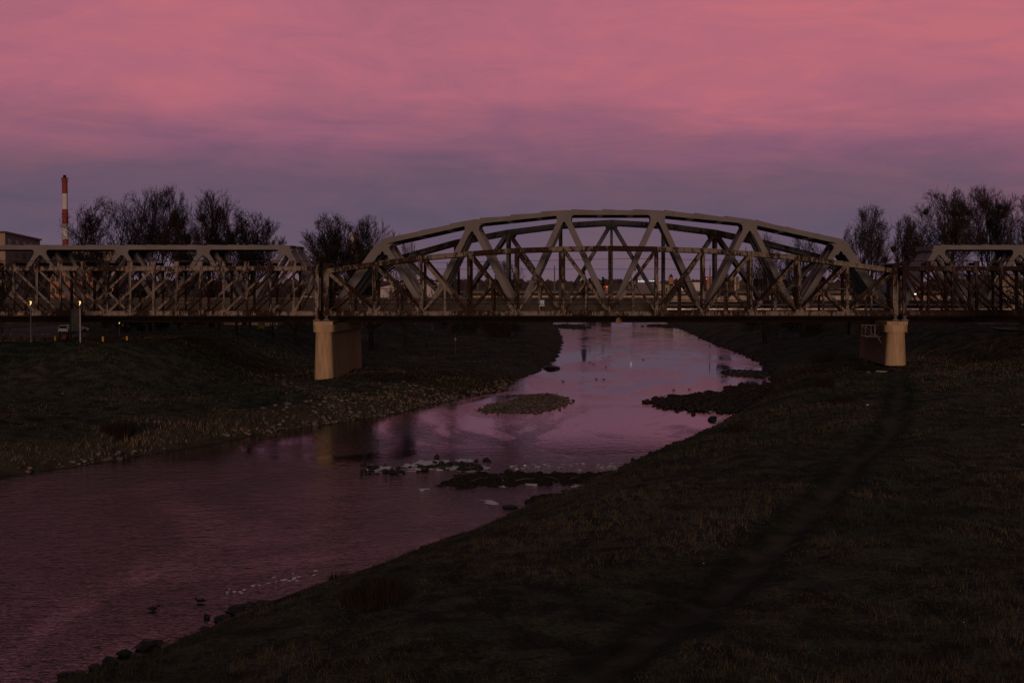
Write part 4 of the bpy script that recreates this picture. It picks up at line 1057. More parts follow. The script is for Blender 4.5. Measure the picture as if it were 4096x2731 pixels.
def car(px, py, Y, label, rot, wagon=True, w=1.85, hh=1.62):
    c = P(px, py, Y); z0 = gz(c.x, Y) + .02; root = thing('parked_car', label, 'car', (c.x, Y, z0)); root.rotation_euler = (0, 0, rot)
    L2 = 2.25
    prof = [(-L2, .35), (-L2 + .02, .95), (-L2 + .12, 1.02), (-L2 + .35, hh - .05), (-L2 + .6, hh), (.3, hh), (1.15, 1.02), (L2 - .1, .82), (L2, .55), (L2 - .02, .33)]
    def ringy(x, k, z0_=0): return [(x * k, yy, zz) for yy, zz in prof]
    V = []; hw = w / 2
    for sx, inset in ((-1, 0), (1, 0)):
        for yy, zz in prof: V.append((sx * (hw - (.16 if zz > 1.1 else 0)), yy, zz))
    n = len(prof); fs = [tuple(range(n)), tuple(range(2*n-1, n-1, -1))] + [(k, n + k, n + (k+1) % n, (k+1) % n) for k in range(n)]
    mb = MB(); mb.add(V, fs); mb.build('body', M['white_paint'], root, origin=(0, 0, 0))
    mb = MB(); mb.add([(-hw*.8, -L2 + .13, 1.08), (hw*.8, -L2 + .13, 1.08), (hw*.74, -L2 + .31, hh - .1), (-hw*.74, -L2 + .31, hh - .1)], [(0, 1, 2, 3)])
    mb.build('rear_window', M['glass'], root, origin=(0, 0.0, 0)).location = (0, -.02, 0)
    mb = MB()
    for s in (-1, 1): mb.add([(s*(hw - .04), -L2 + .35, 1.04), (s*(hw-.04), 1.0, 1.04), (s*(hw - .155), .35, hh - .1), (s*(hw - .155), -L2 + .5, hh - .1)], [(0, 1, 2, 3)])
    mb.build('side_windows', M['glass'], root, origin=(0, 0, 0))
    for s in (-1, 1):
        mb = MB(); mb.box(s*hw*.92 - .1, s*hw*.92 + .07, -L2 - .03, -L2 + .1, .75, .98); mb.build('tail_light', mat('tail_lens', (.25, .03, .03)), root, origin=(0, 0, 0))
        for yy in (-1.35, 1.4):
            mb = MB(); mb.tube((s*hw - .12*s, yy, .33), (s*hw + .02*s, yy, .33), .33, n=16); mb.build('wheel', M['rubber'], root, origin=(0, 0, 0))
    mb = MB(); mb.box(-hw*.95, hw*.95, -L2 - .05, -L2 + .2, .33, .5); mb.build('bumper', M['rubber'], root, origin=(0, 0, 0))
car(266, 1325, 272, 'white estate car seen from behind beside the couple', 0)
car(305, 1324, 282, 'pale car turned sideways behind the grey billboard', R(-55), hh=1.42)

# ------------------------------------------------------------------ people
def person_mat(jacket, legs, name):
    m = bpy.data.materials.new(name); m.use_nodes = True; t = m.node_tree; b = t.nodes['Principled BSDF']; b.inputs['Roughness'].default_value = .9
    tc = t.nodes.new('ShaderNodeAttribute'); tc.attribute_name = 'part'
    r = ramp(t, [(0, legs), (.3, jacket), (.6, (0.30, 0.17, 0.13)), (.9, (0.02, 0.015, 0.012))], 'CONSTANT'); t.links.new(tc.outputs['Fac'], r.inputs[0]); t.links.new(r.outputs[0], b.inputs['Base Color']); return m
def person(px, py, Y, label, pose='stand', jacket=(.012, .012, .014), legs=(.010, .010, .012), face=0.0, z=None, group=None, sc=1.0):
    c = P(px, py, Y); z0 = gz(c.x, Y) if z is None else z
    J = dict(pel=(0,0,.92), che=(0,0,1.25), nek=(0,0,1.48), hed=(0,.01,1.60), top=(0,0,1.74), nos=(0,-.1,1.60))
    J.update(lh=(-.10,0,.88), rh=(.10,0,.88), lk=(-.11,-.02,.48), rk=(.11,-.02,.48), la=(-.12,.02,.08), ra=(.12,.02,.08), lt=(-.13,-.16,.04), rt=(.13,-.16,.04),
             ls=(-.19,0,1.42), rs=(.19,0,1.42), le=(-.25,.03,1.13), re=(.25,.03,1.13), lw=(-.25,-.06,.88), rw=(.25,-.06,.88), lf=(-.245,-.09,.79), rf=(.245,-.09,.79), lm=(-.22,-.12,.83), rm=(.22,-.12,.83))
    if pose == 'walk': J.update(lk=(-.1,-.2,.52), la=(-.1,-.22,.12), lt=(-.1,-.38,.1), rk=(.1,.02,.48), ra=(.1,.32,.10), rt=(.1,.2,.03), le=(-.26,.15,1.15), lw=(-.24,.12,.9), lf=(-.24,.09,.81), lm=(-.21,.05,.85), re=(.26,-.1,1.15), rw=(.22,-.28,.98), rf=(.22,-.35,.92), rm=(.19,-.31,.96))
    if pose == 'push': J.update(le=(-.25,-.12,1.15), lw=(-.2,-.4,1.08), lf=(-.2,-.48,1.06), lm=(-.17,-.44,1.09), re=(.25,-.12,1.15), rw=(.2,-.4,1.08), rf=(.2,-.48,1.06), rm=(.17,-.44,1.09))
    if pose == 'crouch': J.update(pel=(0,.25,.62), che=(0,-.1,.86), nek=(0,-.32,1.0), hed=(0,-.42,1.08), top=(0,-.46,1.2), nos=(0,-.52,1.05), lh=(-.1,.25,.58), rh=(.1,.25,.58), lk=(-.12,-.18,.5), rk=(.12,-.14,.46), la=(-.12,.12,.1), ra=(.12,.18,.1), lt=(-.12,-.08,.04), rt=(.12,0,.04), ls=(-.19,-.24,.96), rs=(.19,-.24,.96), le=(-.22,-.38,.72), re=(.22,-.36,.72), lw=(-.16,-.5,.52), rw=(.16,-.48,.5), lf=(-.15,-.55,.44), rf=(.15,-.53,.42), lm=(-.12,-.52,.47), rm=(.12,-.5,.45))
    rad = dict(pel=.155, che=.165, nek=.06, hed=.105, top=.07, nos=.045, lh=.10, rh=.10, lk=.068, rk=.068, la=.05, ra=.05, lt=.042, rt=.042, ls=.075, rs=.075, le=.052, re=.052, lw=.036, rw=.036, lf=.026, rf=.026, lm=.015, rm=.015)
    part = dict(pel=0, lh=0, rh=0, lk=0, rk=0, la=0, ra=0, lt=0, rt=0, che=.4, ls=.4, rs=.4, le=.4, re=.4, lw=.4, rw=.4, nek=.4, hed=.7, nos=.7, lf=.7, rf=.7, lm=.7, rm=.7, top=.95)
    E = [('pel','che'),('che','nek'),('nek','hed'),('hed','top'),('hed','nos'),('pel','lh'),('pel','rh'),('lh','lk'),('rh','rk'),('lk','la'),('rk','ra'),('la','lt'),('ra','rt'),('che','ls'),('che','rs'),('ls','le'),('rs','re'),('le','lw'),('re','rw'),('lw','lf'),('rw','rf'),('lw','lm'),('rw','rm')]
    ks = list(J); me = bpy.data.meshes.new('person'); me.from_pydata([tuple(v * sc for v in J[k]) for k in ks], [(ks.index(a), ks.index(b)) for a, b in E], [])
    o = bpy.data.objects.new('person', me); COL.objects.link(o); o.location = (c.x, Y, z0); o.rotation_euler = (0, 0, face)
    sk = o.modifiers.new('skin', 'SKIN')
    for i, k in enumerate(ks):
        d = me.skin_vertices[0].data[i]; d.radius = (rad[k] * sc, rad[k] * sc * (.8 if k in ('che', 'pel') else 1)); d.use_root = (k == 'pel')
    o.modifiers.new('sub', 'SUBSURF').levels = 1; o.modifiers['sub'].render_levels = 2
    at = me.attributes.new('part', 'FLOAT', 'POINT'); at.data.foreach_set('value', [part[k] for k in ks])
    me.materials.append(person_mat(jacket, legs, 'person_clothes')); tag(o, label, 'person', group); return o
person(240, 1350, 236, 'person in dark coat and trousers standing with hands low, left of the pushchair', 'walk', face=R(150))
person(273, 1350, 237, 'person in a black jacket leaning over the pushchair beside the white car', 'push', face=R(80), jacket=(.014, .012, .014))
person(961, 1400, 247, 'person in a pale yellow jacket walking under the left span', 'walk', jacket=(.16, .15, .09), face=R(200))
person(1706, 1393, 343, 'person in dark clothes walking on the grass behind the left pier', 'walk', face=R(90))
person(2269, 1304, 645, 'dark figure standing on the low rocks in the far river', 'stand', z=.35)
person(3458, 1432, 243, 'dark figure bending forward beside the right pier', 'crouch', face=R(-80), sc=1.25)
def stroller():
    Y = 236.2; x = P(256, 1350, Y).x; z0 = gz(x, Y); root = thing('pushchair', 'orange and black pushchair between the two standing people', 'pushchair', (x, Y, z0))
    mb = MB(); mb.prism([(x - .35, z0 + .35), (x + .35, z0 + .3), (x + .42, z0 + .8), (x + .05, z0 + 1.0), (x - .3, z0 + .75)], Y - .25, Y + .25); mb.build('seat', mat('orange_fabric', (.20, .06, .03)), root)
    mb = MB(); mb.beam((x + .3, Y - .27, z0 + .3), (x + .6, Y - .27, z0 + 1.05), .04, .04); mb.beam((x + .3, Y + .27, z0 + .3), (x + .6, Y + .27, z0 + 1.05), .04, .04); mb.build('handle', M['black'], root)
    for sx in (-.35, .35):
        for yy in (-.28, .28): mb = MB(); mb.tube((x + sx, Y + yy - .02, z0 + .14), (x + sx, Y + yy + .02, z0 + .14), .14, n=12); mb.build('wheel', M['rubber'], root)
stroller()

# ------------------------------------------------------------------ chimney, tower, buildings
def chimney():
    Y = 900.0; c = P(262, 985, Y); z0 = 7.0; root = thing('factory_chimney', 'tall factory chimney banded red and white, left of the bare trees', 'chimney', (c.x, Y, z0))
    edges = [(1100, None), (960, 'red'), (898, 'white'), (836, 'red'), (775, 'white'), (710, 'red')]
    zs = [z0] + [P(262, py, Y).z for py in (958, 895, 837, 775, 712)]
    cols = ['red_band', 'white_band', 'red_band', 'white_band', 'red_band']; zt = zs[-1]
    rr = lambda z: 2.15 - .45 * (z - z0) / (zt - z0)
    for i in range(5):
        mb = MB(); mb.tube((c.x, Y, zs[i]), (c.x, Y, zs[i+1]), rr(zs[i]), rr(zs[i+1]), 28, cap=(i == 4)); mb.build('band', M[cols[i]], root, smooth=False)
    mb = MB(); mb.tube((c.x, Y, zt), (c.x, Y, zt + 1.8), 1.15, .85, 16); mb.build('flue_tip', M['black'], root)
    for py in (717, 727, 858, 868):
        z = P(262, py, Y).z; mb = MB(); mb.tube((c.x, Y, z), (c.x, Y, z + .3), rr(z) + .55, n=28); mb.build('gallery', M['metal'] if False else M['red_band'], root)
    for py in (717, 858):
        z = P(262, py, Y).z
        for k in range(10):
            a = k * .628; mb = MB() if k == 0 else mb; x = c.x + (rr(z) + .5) * math.cos(a); y = Y + (rr(z) + .5) * math.sin(a); mb.beam((x, y, z - .2), (x, y, z + 1.1), .1, .1)
        mb.build('railing', M['black'], root)
    q = P(251, 719, Y); mb = MB(); mb.rock(q, .7, (1, 1, 1), 3, 1); mb.beam(q, (c.x, Y, q.z), .2, .2); mb.build('antenna', M['black'], root)
    q = P(284, 938, Y); mb = MB(); mb.box(q.x - .5, q.x + .3, Y - 1, Y, q.z - 1.2, q.z + 1.2); mb.beam(q, (c.x, Y, q.z), .15, .15); mb.build('antenna', M['metal'], root)
chimney()
def tower():
    Y = 700.0; root = thing('water_tower', 'pale pinkish rounded tower glowing behind the bare tree', 'tower', (P(1417, 1000, Y).x, Y, 7.5)); x = root.location.x
    zt = P(1417, 930, Y).z
    prof = [(7.5, 2.2), (zt - 22, 2.3), (zt - 12, 3.0), (zt - 6, 3.0), (zt - 2, 2.3), (zt, .8)]
    mb = MB()
    mb.loft([[Vector((x + r * math.cos(k * math.pi / 12), Y + r * math.sin(k * math.pi / 12), z)) for k in range(24)] for z, r in prof]); mb.build('tower_body', mat('pale_tower_paint', (.62, .48, .46), var=.05), root, smooth=True)
tower()
def block(px0, px1, pyt, Y, depth, m, label, rows=0, cols=0, pyb=None, wm='glass', roof=None, cat='building', name='building', lit=0, seed=0, group=None):
    a = P(px0, pyt, Y); b = P(px1, pyt, Y); z0 = min(gz(a.x, Y), gz(b.x, Y)) - .3 if pyb is None else P(px0, pyb, Y).z
    root = thing(name, label, cat, ((a.x + b.x) / 2, Y, z0), group)
    mb = MB(); mb.box(a.x, b.x, Y, Y + depth, z0, a.z); mb.build('wall', M[m], root)
    h = a.z - z0; r = random.Random(seed)
    for i in range(rows):
        for j in range(cols):
            w = (b.x - a.x) / cols; x = a.x + (j + .28) * w; z = a.z - .8 - (i + .75) * 3.2
            if z < z0 + .5: continue
            mb = MB(); mb.box(x, x + w * .44, Y - .06, Y - .003, z, z + 1.5); mb.build('window', M['warm' if lit and r.random() < lit else wm], root)
    mb = MB(); mb.box(a.x - .3, b.x + .3, Y - .35, Y + depth + .3, a.z + .003, a.z + .4); mb.build('roof', M['roof'], root)
    return root
# beige block at the far left, roof sloping away to the right
def beige():
    Y = 420.0; pts = [(-80, 1010), (-80, 932), (20, 932), (160, 962), (174, 970), (174, 1010)]
    root = thing('building', 'beige flat-roofed building rising above the left truss beside the chimney', 'building', (P(40, 1000, Y).x, Y, 9))
    o = [P(x, y, Y) for x, y in pts]; z0 = 8.9
    a, b = P(-80, 932, Y), P(20, 932, Y)
    c = P(160, 962, Y + 71); c.y = Y
    mb = MB(); V = [(a.x, Y, z0), (b.x, Y, z0), (c.x, Y + 71, z0), (a.x - 14, Y + 71, z0)]; V += [(x, y, b.z) for x, y, z in V]
    mb.add(V, [(0,3,2,1),(4,5,6,7),(0,1,5,4),(1,2,6,5),(2,3,7,6),(3,0,4,7)]); mb.build('wall', M['beige'], root)
    mb = MB(); V2 = [(x + (.5 if i in (1, 2) else -.5), y - (.6 if i < 2 else -.6), b.z + .003) for i, (x, y, z) in enumerate(V[4:])]; V2 += [(x, y, z + .5) for x, y, z in V2]
    mb.add(V2, [(0,3,2,1),(4,5,6,7),(0,1,5,4),(1,2,6,5),(2,3,7,6),(3,0,4,7)]); mb.build('roof', M['roof'], root)
    d = Vector((c.x - b.x, 71, 0)); n = d.length; d.normalize(); nn = Vector((d.y, -d.x, 0))
    for k in range(5):
        for q in range(3):
            p0 = Vector((b.x, Y, b.z - 3.4 - 3.6 * q)) + d * (n * (k + .3) / 5) + nn * .05; p1 = p0 + d * n * .09
            mb = MB(); mb.add([p0, p1, p1 + Vector((0, 0, 1.9)), p0 + Vector((0, 0, 1.9))], [(0, 1, 2, 3)]); mb.build('window', M['glass'], root)
beige()
block(160, 460, 985, 480, 20, 'beige', 'long low beige building between the chimney and the first bare tree', 3, 14)
def hip_house():
    Y = 380.0; x0, x1 = P(182, 1060, Y).x, P(385, 1060, Y).x; root = thing('building', 'orange house with dark blue hipped roof and pale cornice behind the left truss', 'house', ((x0+x1)/2, Y, 9))
    zE = P(250, 1066, Y).z; zR = P(250, 1012, Y).z
    mb = MB(); mb.box(x0 + .6, x1 - .6, Y + .5, Y + 14, 8.9, zE - 1.2); mb.build('wall', M['orange_wall'], root)
    mb = MB(); mb.box(x0 + .3, x1 - .3, Y + .2, Y + 14.3, zE - 1.197, zE - .003); mb.build('cornice', M['pink_wall'], root)
    mb = MB(); xa = P(215, 1000, Y).x; xb = P(325, 1000, Y).x
    mb.add([(x0, Y - .3, zE), (x1, Y - .3, zE), (x1, Y + 15, zE), (x0, Y + 15, zE), (xa, Y + 7, zR), (xb, Y + 7, zR)], [(0,3,2,1),(0,1,5,4),(2,3,4,5),(3,0,4),(1,2,5)]); mb.build('roof', M['roof'], root)
    mb = MB(); c = P(322, 1005, Y).x; mb.box(c - .6, c + .8, Y + 5, Y + 7, zR - 1.8, zR + .8); mb.build('chimney_stack', M['pink_wall'], root)
    for k in range(9):
        for q in range(3):
            x = x0 + 1.4 + k * (x1 - x0 - 2.6) / 9; z = zE - 4.0 - q * 3.3; mb = MB(); mb.box(x, x + .9, Y + .42, Y + .497, z, z + 1.6); mb.build('window', M['glass'], root)
hip_house()
block(400, 470, 1075, 390, 12, 'pink_wall', 'pale narrow house behind the left truss right of the hipped roof', 3, 4)
# under the left span
block(895, 1110, 1270, 330, 10, 'pink_wall', 'pale pinkish low building seen under the left span left of the pier', 0, 0, pyb=1352)
block(628, 715, 1278, 360, 8, 'violet_wall', 'dark grey-blue shed seen under the left span by the swings', 0, 0, pyb=1330)
def hut():
    Y = 300.0; c = P(1046, 1320, Y); z0 = gz(c.x, Y); root = thing('play_tower', 'playground tower with a dull yellow roof under the left span', 'play tower', (c.x, Y, z0))
    zt = P(1046, 1298, Y).z
    mb = MB(); mb.loft([[Vector((c.x + r * math.cos(k * .5236), Y + r * math.sin(k * .5236), z)) for k in range(12)] for z, r in ((zt - .8, .8), (zt - .2, .85), (zt + .25, .6), (zt + .4, .1))]); mb.build('roof', M['yellow'] if False else mat('dull_yellow', (.24, .17, .06)), root)
    for sx in (-.6, .6):
        for sy in (-.6, .6): mb = MB(); mb.tube((c.x + sx, Y + sy, z0 - .1), (c.x + sx, Y + sy, zt - .7), .07); mb.build('post', mat('dull_yellow', (.24, .17, .06)), root)
    mb = MB(); mb.box(c.x - .75, c.x + .75, Y - .75, Y + .75, z0 + 1.3, z0 + 1.4); mb.build('floor', M['wood_dark'], root)
    mb = MB(); mb.beam((c.x + .8, Y, z0 + 1.4), (c.x + 3.2, Y, z0 + .2), .12, .6); mb.build('slide', M['metal'], root)
hut()
def swing():
    Y = 315.0; a = P(683, 1289, Y); b = P(712, 1289, Y); z0 = gz(a.x, Y); root = thing('swing_frame', 'grey steel swing frame under the left span', 'swing', (a.x, Y, z0))
    mb = MB(); mb.tube(a, b, .07); mb.build('crossbar', M['metal'], root)
    for x in (a.x, b.x):
        for dy in (-1, 1): mb = MB(); mb.tube((x, Y, a.z), (x + dy * .6, Y + dy, z0), .06); mb.build('leg', M['metal'], root)
swing()
p = P(491, 1299, 262); root = thing('traffic_sign', 'small white rectangular sign with two bars under the left span', 'sign', (p.x, 262, gz(p.x, 262)))
mb = MB(); mb.tube((p.x, 262, root.location.z), (p.x, 262, p.z), .03); mb.build('pole', M['metal'], root)
for dz in (.16, -.16): mb = MB(); mb.box(p.x - .19, p.x + .19, 261.93, 261.96, p.z + dz - .08, p.z + dz + .08); mb.build('panel', M['white_paint'], root)
p = P(1822, 1356, 315); z0 = gz(p.x, 315); root = thing('river_sign', 'white oval sign on a thin post on the grass between the pier and the river', 'sign', (p.x, 315, z0))
mb = MB(); mb.tube((p.x, 315, z0), (p.x, 315, p.z), .06); mb.build('post', M['metal'], root)
mb = MB(); mb.loft([[Vector((p.x + .22 * math.cos(k * .5236), y, p.z + .42 * math.sin(k * .5236))) for k in range(12)] for y in (314.9, 314.94)]); mb.build('plate', M['metal'], root)
def fence(px0, px1, Y, pyt, pyb, step, label, mm='metal'):
    x0 = P(px0, 1300, Y).x; x1 = P(px1, 1300, Y).x; zt = P(px0, pyt, Y).z; zb_ = P(px0, pyb, Y).z; root = thing('mesh_fence', label, 'fence', (x0, Y, zb_), None)
    mb = MB(); mb.beam((x0, Y, zt), (x1, Y, zt), .07, .05); mb.beam((x0, Y, zb_ + .3), (x1, Y, zb_ + .3), .05, .05)
    x = x0
    while x < x1: mb.box(x - .012, x + .012, Y - .01, Y + .01, zb_ + .3, zt); x += .22
    mb.build('panel', M['black'], root)
    x = x0
    while x <= x1 + .1: mb = MB(); mb.box(x - .06, x + .06, Y - .09, Y - .02, zb_ - .8, zt + .15); mb.build('post', M[mm], root); x += step
fence(1455, 1810, 450, 1288, 1312, 5.4, 'wire mesh fence with pale posts on the bank behind the left pier')
fence(1100, 1240, 340, 1285, 1310, 4.0, 'mesh fence with a pale post behind the playground left of the pier')
fence(3975, 4200, 300, 1284, 1312, 5.0, 'faint pale garden fence at the right edge beyond the road')

# white membrane dome and thin cables
def dome():
    Y = 560.0; root = thing('membrane_hall', 'white curved membrane hall behind the left half of the arch', 'hall', (P(1720, 1190, Y).x, Y, 8.4))
    pts = []
    A = [(1520, 1150), (1560, 1135), (1640, 1124), (1700, 1122), (1760, 1130), (1810, 1158), (1845, 1186), (1862, 1200)]
    rings = []
    for k in range(7):
        yy = Y + k * 6; s = math.sqrt(max(.02, 1 - (k / 6.3) ** 2)); ring = []
        for x, y in A: q = P(x, y, Y); ring.append(Vector((q.x, yy, 8.4 + (q.z - 8.4) * (.5 + .5 * s))))
        rings.append(ring)
    q0 = P(1520, 1200, Y).x; q1 = P(1862, 1200, Y).x
    mb = MB(); mb.loft([[Vector((q0, r[0].y, 8))] + r + [Vector((q1, r[0].y, 8))] for r in rings], closed=True); mb.build('membrane', M['white_dome'], root, smooth=False)
    mb = MB(); mb.beam(P(1640, 1118, Y - 1), P(1770, 1124, Y - 1), .35, .5); mb.beam(P(1520, 1146, Y - 1), P(1640, 1118, Y - 1), .35, .5); mb.build('rim', M['black'], root)
dome()
root = thing('cable_roof', 'thin slanting stadium cables showing between the left truss and the bare tree', 'cables', P(1270, 1030, 600))
for i in range(6): mb = MB(); mb.tube(P(1225 + 9*i, 1018 + 7*i, 600), P(1340 + 5*i, 992 + 7*i, 600), .10, n=4); mb.build('cable', M['white_dome'], root)
root = thing('cable_roof', 'thin slanting stadium cables behind the arch above the white hall', 'cables', P(1740, 1090, 600))
for i in range(5): mb = MB(); mb.tube(P(1712 + 5*i, 1075 + 6*i, 600), P(1748 + 5*i, 1100 + 6*i, 600), .10, n=4); mb.build('cable', M['white_dome'], root)

# shopping area across the river
YS = 1050
def store(px0, px1, pyt, m, label, Y=YS, pyb=1172, extra=None, cat='shop'):
    a = P(px0, pyt, Y); b = P(px1, pyt, Y); zb_ = P(px0, pyb, Y).z; root = thing('store_building', label, cat, ((a.x+b.x)/2, Y, zb_))
    mb = MB(); mb.box(a.x, b.x, Y, Y + 25, zb_ - 3, a.z); mb.build('wall', M[m], root)
    mb = MB(); mb.box(a.x - .2, b.x + .2, Y - .25, Y + 25.2, a.z + .003, a.z + .35); mb.build('roof', M['roof'], root)
    return root
def panel(root, px0, px1, py0, py1, m, Y=YS, name='sign_panel'):
    a = P(px0, py0, Y - .6); b = P(px1, py1, Y - .6); mb = MB(); mb.box(a.x, b.x, Y - .6, Y - .4, b.z, a.z); return mb.build(name, M[m], root)
s_ = store(2540, 2616, 1133, 'violet_wall', 'wide violet-grey store with a row of lit white letters on its roof')
for i, (x, w) in enumerate([(2552, 5), (2559, 4), (2565, 6), (2573, 5), (2586, 4), (2592, 5), (2599, 3), (2604, 6), (2612, 6)]): panel(s_, x, x + w, 1121 + i % 2, 1126, 'cool_dim', YS, 'letter')
panel(s_, 2552, 2580, 1128, 1129.4, 'cool_dim', YS, 'light_strip')
store(2617, 2632, 1140, 'orange_wall', 'narrow dull red annex between the violet and cream stores', YS + 2)
store(2632, 2655, 1132, 'pink_wall', 'cream store block catching the afterglow', YS - 4)
s_ = store(2656, 2694, 1139, 'lime_wall', 'lime-coloured store with a dark doorway')
panel(s_, 2664, 2669, 1152, 1163, 'black', YS, 'doorway')
s_ = store(2678, 2775, 1138, 'white_dome', 'long pale store with glowing shop signs')
panel(s_, 2680, 2692, 1143, 1164, 'violet_wall', YS, 'poster_frame')
for x, y, w, m_ in ((2697, 1146, 4, 'cool'), (2708, 1147, 3, 'cool_dim'), (2712, 1154, 5, 'cool_dim'), (2729, 1151, 4, 'cool'), (2765, 1148, 2, 'red')): panel(s_, x, x + w, y, y + 4, m_, YS - .4)
panel(s_, 2769, 2775, 1142, 1157, 'cyan', YS - 3, 'cyan_sign')
store(2758, 2800, 1129, 'white_band', 'white-roofed petrol station canopy at the end of the pale store', YS + 3, 1148)
s_ = store(2400, 2432, 1143, 'orange_wall', 'small house with warm red lights above the road bridge', YS - 30, cat='house')
panel(s_, 2399, 2404, 1145, 1149, 'red', YS - 30); panel(s_, 2425, 2429, 1145, 1149, 'red', YS - 30); panel(s_, 2406, 2424, 1148, 1150, 'orange_lit', YS - 30); panel(s_, 2409, 2414, 1138, 1143, 'orange_lit', YS - 28, 'gable_light')
def flats(px0, px1, pyt, m, label, lights, Y=1500):
    s_ = store(px0, px1, pyt, m, label, Y, 1165, cat='apartment block')
    for (x, y, mm) in lights: panel(s_, x, x + 3, y, y + 4, mm, Y - .5, 'lit_window')
    for i in range(4):
        for j in range(3): panel(s_, px0 + 1.5 + (px1 - px0) * (j + .1) / 3, px0 + 1.5 + (px1 - px0) * (j + .5) / 3, pyt + 3 + i * 7, pyt + 6 + i * 7, 'glass', Y - .4, 'window')
flats(2827, 2852, 1108, 'orange_wall', 'reddish apartment block with a red light at its roof corner', [(2825, 1113, 'red')])
flats(2892, 2908, 1112, 'orange_wall', 'narrow apartment block with a small blue light', [(2891, 1121, 'cyan'), (2907, 1116, 'orange_lit')])
flats(2938, 2946, 1107, 'pink_wall', 'slim pale tower block, left of two slim ones', []); flats(2950, 2957, 1108, 'beige', 'slim beige tower block, right of two slim ones', [])
p = P(2685, 1095, 1700); root = thing('church_tower', 'small distant church tower with pointed spire above the shops', 'church', (p.x, 1700, 12))
mb = MB(); zt = P(2685, 1108, 1700).z; mb.box(p.x - 2.6, p.x + 2.6, 1700, 1705, 12, zt); mb.build('tower', M['orange_wall'], root)
mb = MB(); mb.tube((p.x, 1702.5, zt), (p.x, 1702.5, p.z), 3.0, .2, 8); mb.build('spire', M['roof'], root)
for px, py, lab in ((2642, 1167, 'left headlamp pair of cars on the far road bridge'), (2648, 1167, 'right headlamp pair of cars on the far road bridge')): pass
def far_car(px, label):
    c = P(px, 1171, 782); root = thing('car', label, 'car', (c.x, 784, P(2048, 1175, 780).z), 'cars on the road bridge')
    z = root.location.z + .05; x = c.x
    mb = MB(); mb.prism([(x-2.1, z+.3), (x-2.1, z+.85), (x-1.2, z+1.0), (x-.7, z+1.45), (x+.9, z+1.45), (x+1.7, z+.95), (x+2.1, z+.8), (x+2.1, z+.3)], 784, 785.7); mb.build('body', M['black'], root)
    mb = MB(); mb.rock((x - 1.2, 783.6, z + .8), .42, (1, .5, .8), 1, 1); mb.build('headlight', M['cool'], root)
    for dx in (-1.3, 1.3): mb = MB(); mb.tube((x+dx, 783.95, z+.3), (x+dx, 785.7, z+.3), .3, n=10); mb.build('wheel', M['rubber'], root)
far_car(2645, 'dark car with bright headlight on the road bridge, left of the pair'); far_car(2650, 'dark car with bright headlight on the road bridge, right of the pair')
store(3480, 3506, 1121, 'pink_wall', 'pale building glimpsed behind the last panel of the old middle span', 460, 1180, cat='building')
store(3560, 3566, 1130, 'white_dome', 'narrow white building edge beside the right end post', 450, 1205, cat='building')
store(4010, 4200, 1150, 'pink_wall', 'pale house behind the right rusty span near the edge', 420, 1235, cat='house')
store(3960, 4085, 1100, 'beige', 'house with a pale gable behind the right truss', 470, 1150, cat='house')

# road on the right dyke
pts = [G(x, y, 10.2) for x, y in ((3895, 1292), (3930, 1303), (4030, 1311), (4300, 1325), (4300, 1300), (4000, 1290), (3900, 1284))]
mb = MB(); mb.add([(q.x, q.y, 10.24) for q in pts], [tuple(range(len(pts)))]); tag(mb.build('road_right', M['asphalt']), kind='structure')
pts = [G(x, y, 10.2) for x, y in ((3905, 1301), (3990, 1310), (4300, 1330), (4300, 1336), (3985, 1315))]
mb = MB(); mb.add([(q.x, q.y, 10.244) for q in pts], [tuple(range(len(pts)))]); tag(mb.build('pavement_right', M['paving']), kind='structure')

# ------------------------------------------------------------------ stones, bars and rapids
def rocks_stuff(name, label, pts, m, rmin, rmax, seed, flat=.6):
    r = np.random.default_rng(seed); vs, fs = ico(1); base = np.array([tuple(v) for v in vs]); F0 = np.array(fs); V = []; Fc = []
    vari = [base * (1 + r.normal(0, .16, (len(base), 1))) for _ in range(14)]
    for i, (x, y, z) in enumerate(pts):
        s = rmin + (rmax - rmin) * r.random() ** 2.5; b = vari[r.integers(14)]; a = r.uniform(0, 6.28); c_, s_ = math.cos(a), math.sin(a)
        q = b * np.array([s * r.uniform(.8, 1.5), s, s * flat]); q = np.stack([q[:, 0]*c_ - q[:, 1]*s_, q[:, 0]*s_ + q[:, 1]*c_, q[:, 2]], 1)
        V.append(q + np.array([x, y, z + s * flat * .25])); Fc.append(F0 + i * len(base))
    o = npmesh(name, np.concatenate(V), np.concatenate(Fc), 3, M[m]); tag(o, label, 'stones', kind='stuff'); return o
r = np.random.default_rng(21)
# left bank stones along the waterline
pts = []
for i in range(1250):
    Y = r.uniform(133, 270) if i % 3 else r.uniform(186, 232); dens = (.5 + .5 * math.sin(Y * .22)) ; 
    if i % 3 and Y < 180 and r.random() > dens: continue
    d = abs(r.normal(0, .8)) + .05 if i % 3 else r.uniform(0, 9); x = float(xl(Y)) - d; pts.append((x, Y, gz(x, Y)))
rocks_stuff('bank_stones', 'pale stones scattered along the waterline of the left bank', pts, 'rock_pale', .06, .42, 1)
pts = []
for i in range(3000):
    px = r.uniform(1130, 1720); c = 1548 + (px - 1130) * .19; py = c + r.normal(0, 22) + 14
    if math.sin(px * .05 + 2 * math.sin(py * .11)) + math.sin(py * .17 + px * .021) < r.uniform(-.6, 1.2): continue
    q = G(px, py, 2.2); x, Y = q.x, q.y
    if x > xl(Y) - .3: continue
    pts.append((x, Y, gz(x, Y)))
rocks_stuff('gravel_scree', 'pale gravel patch spilling down the left bank by the pier', pts, 'rock_mid', .05, .32, 2)
pts = []
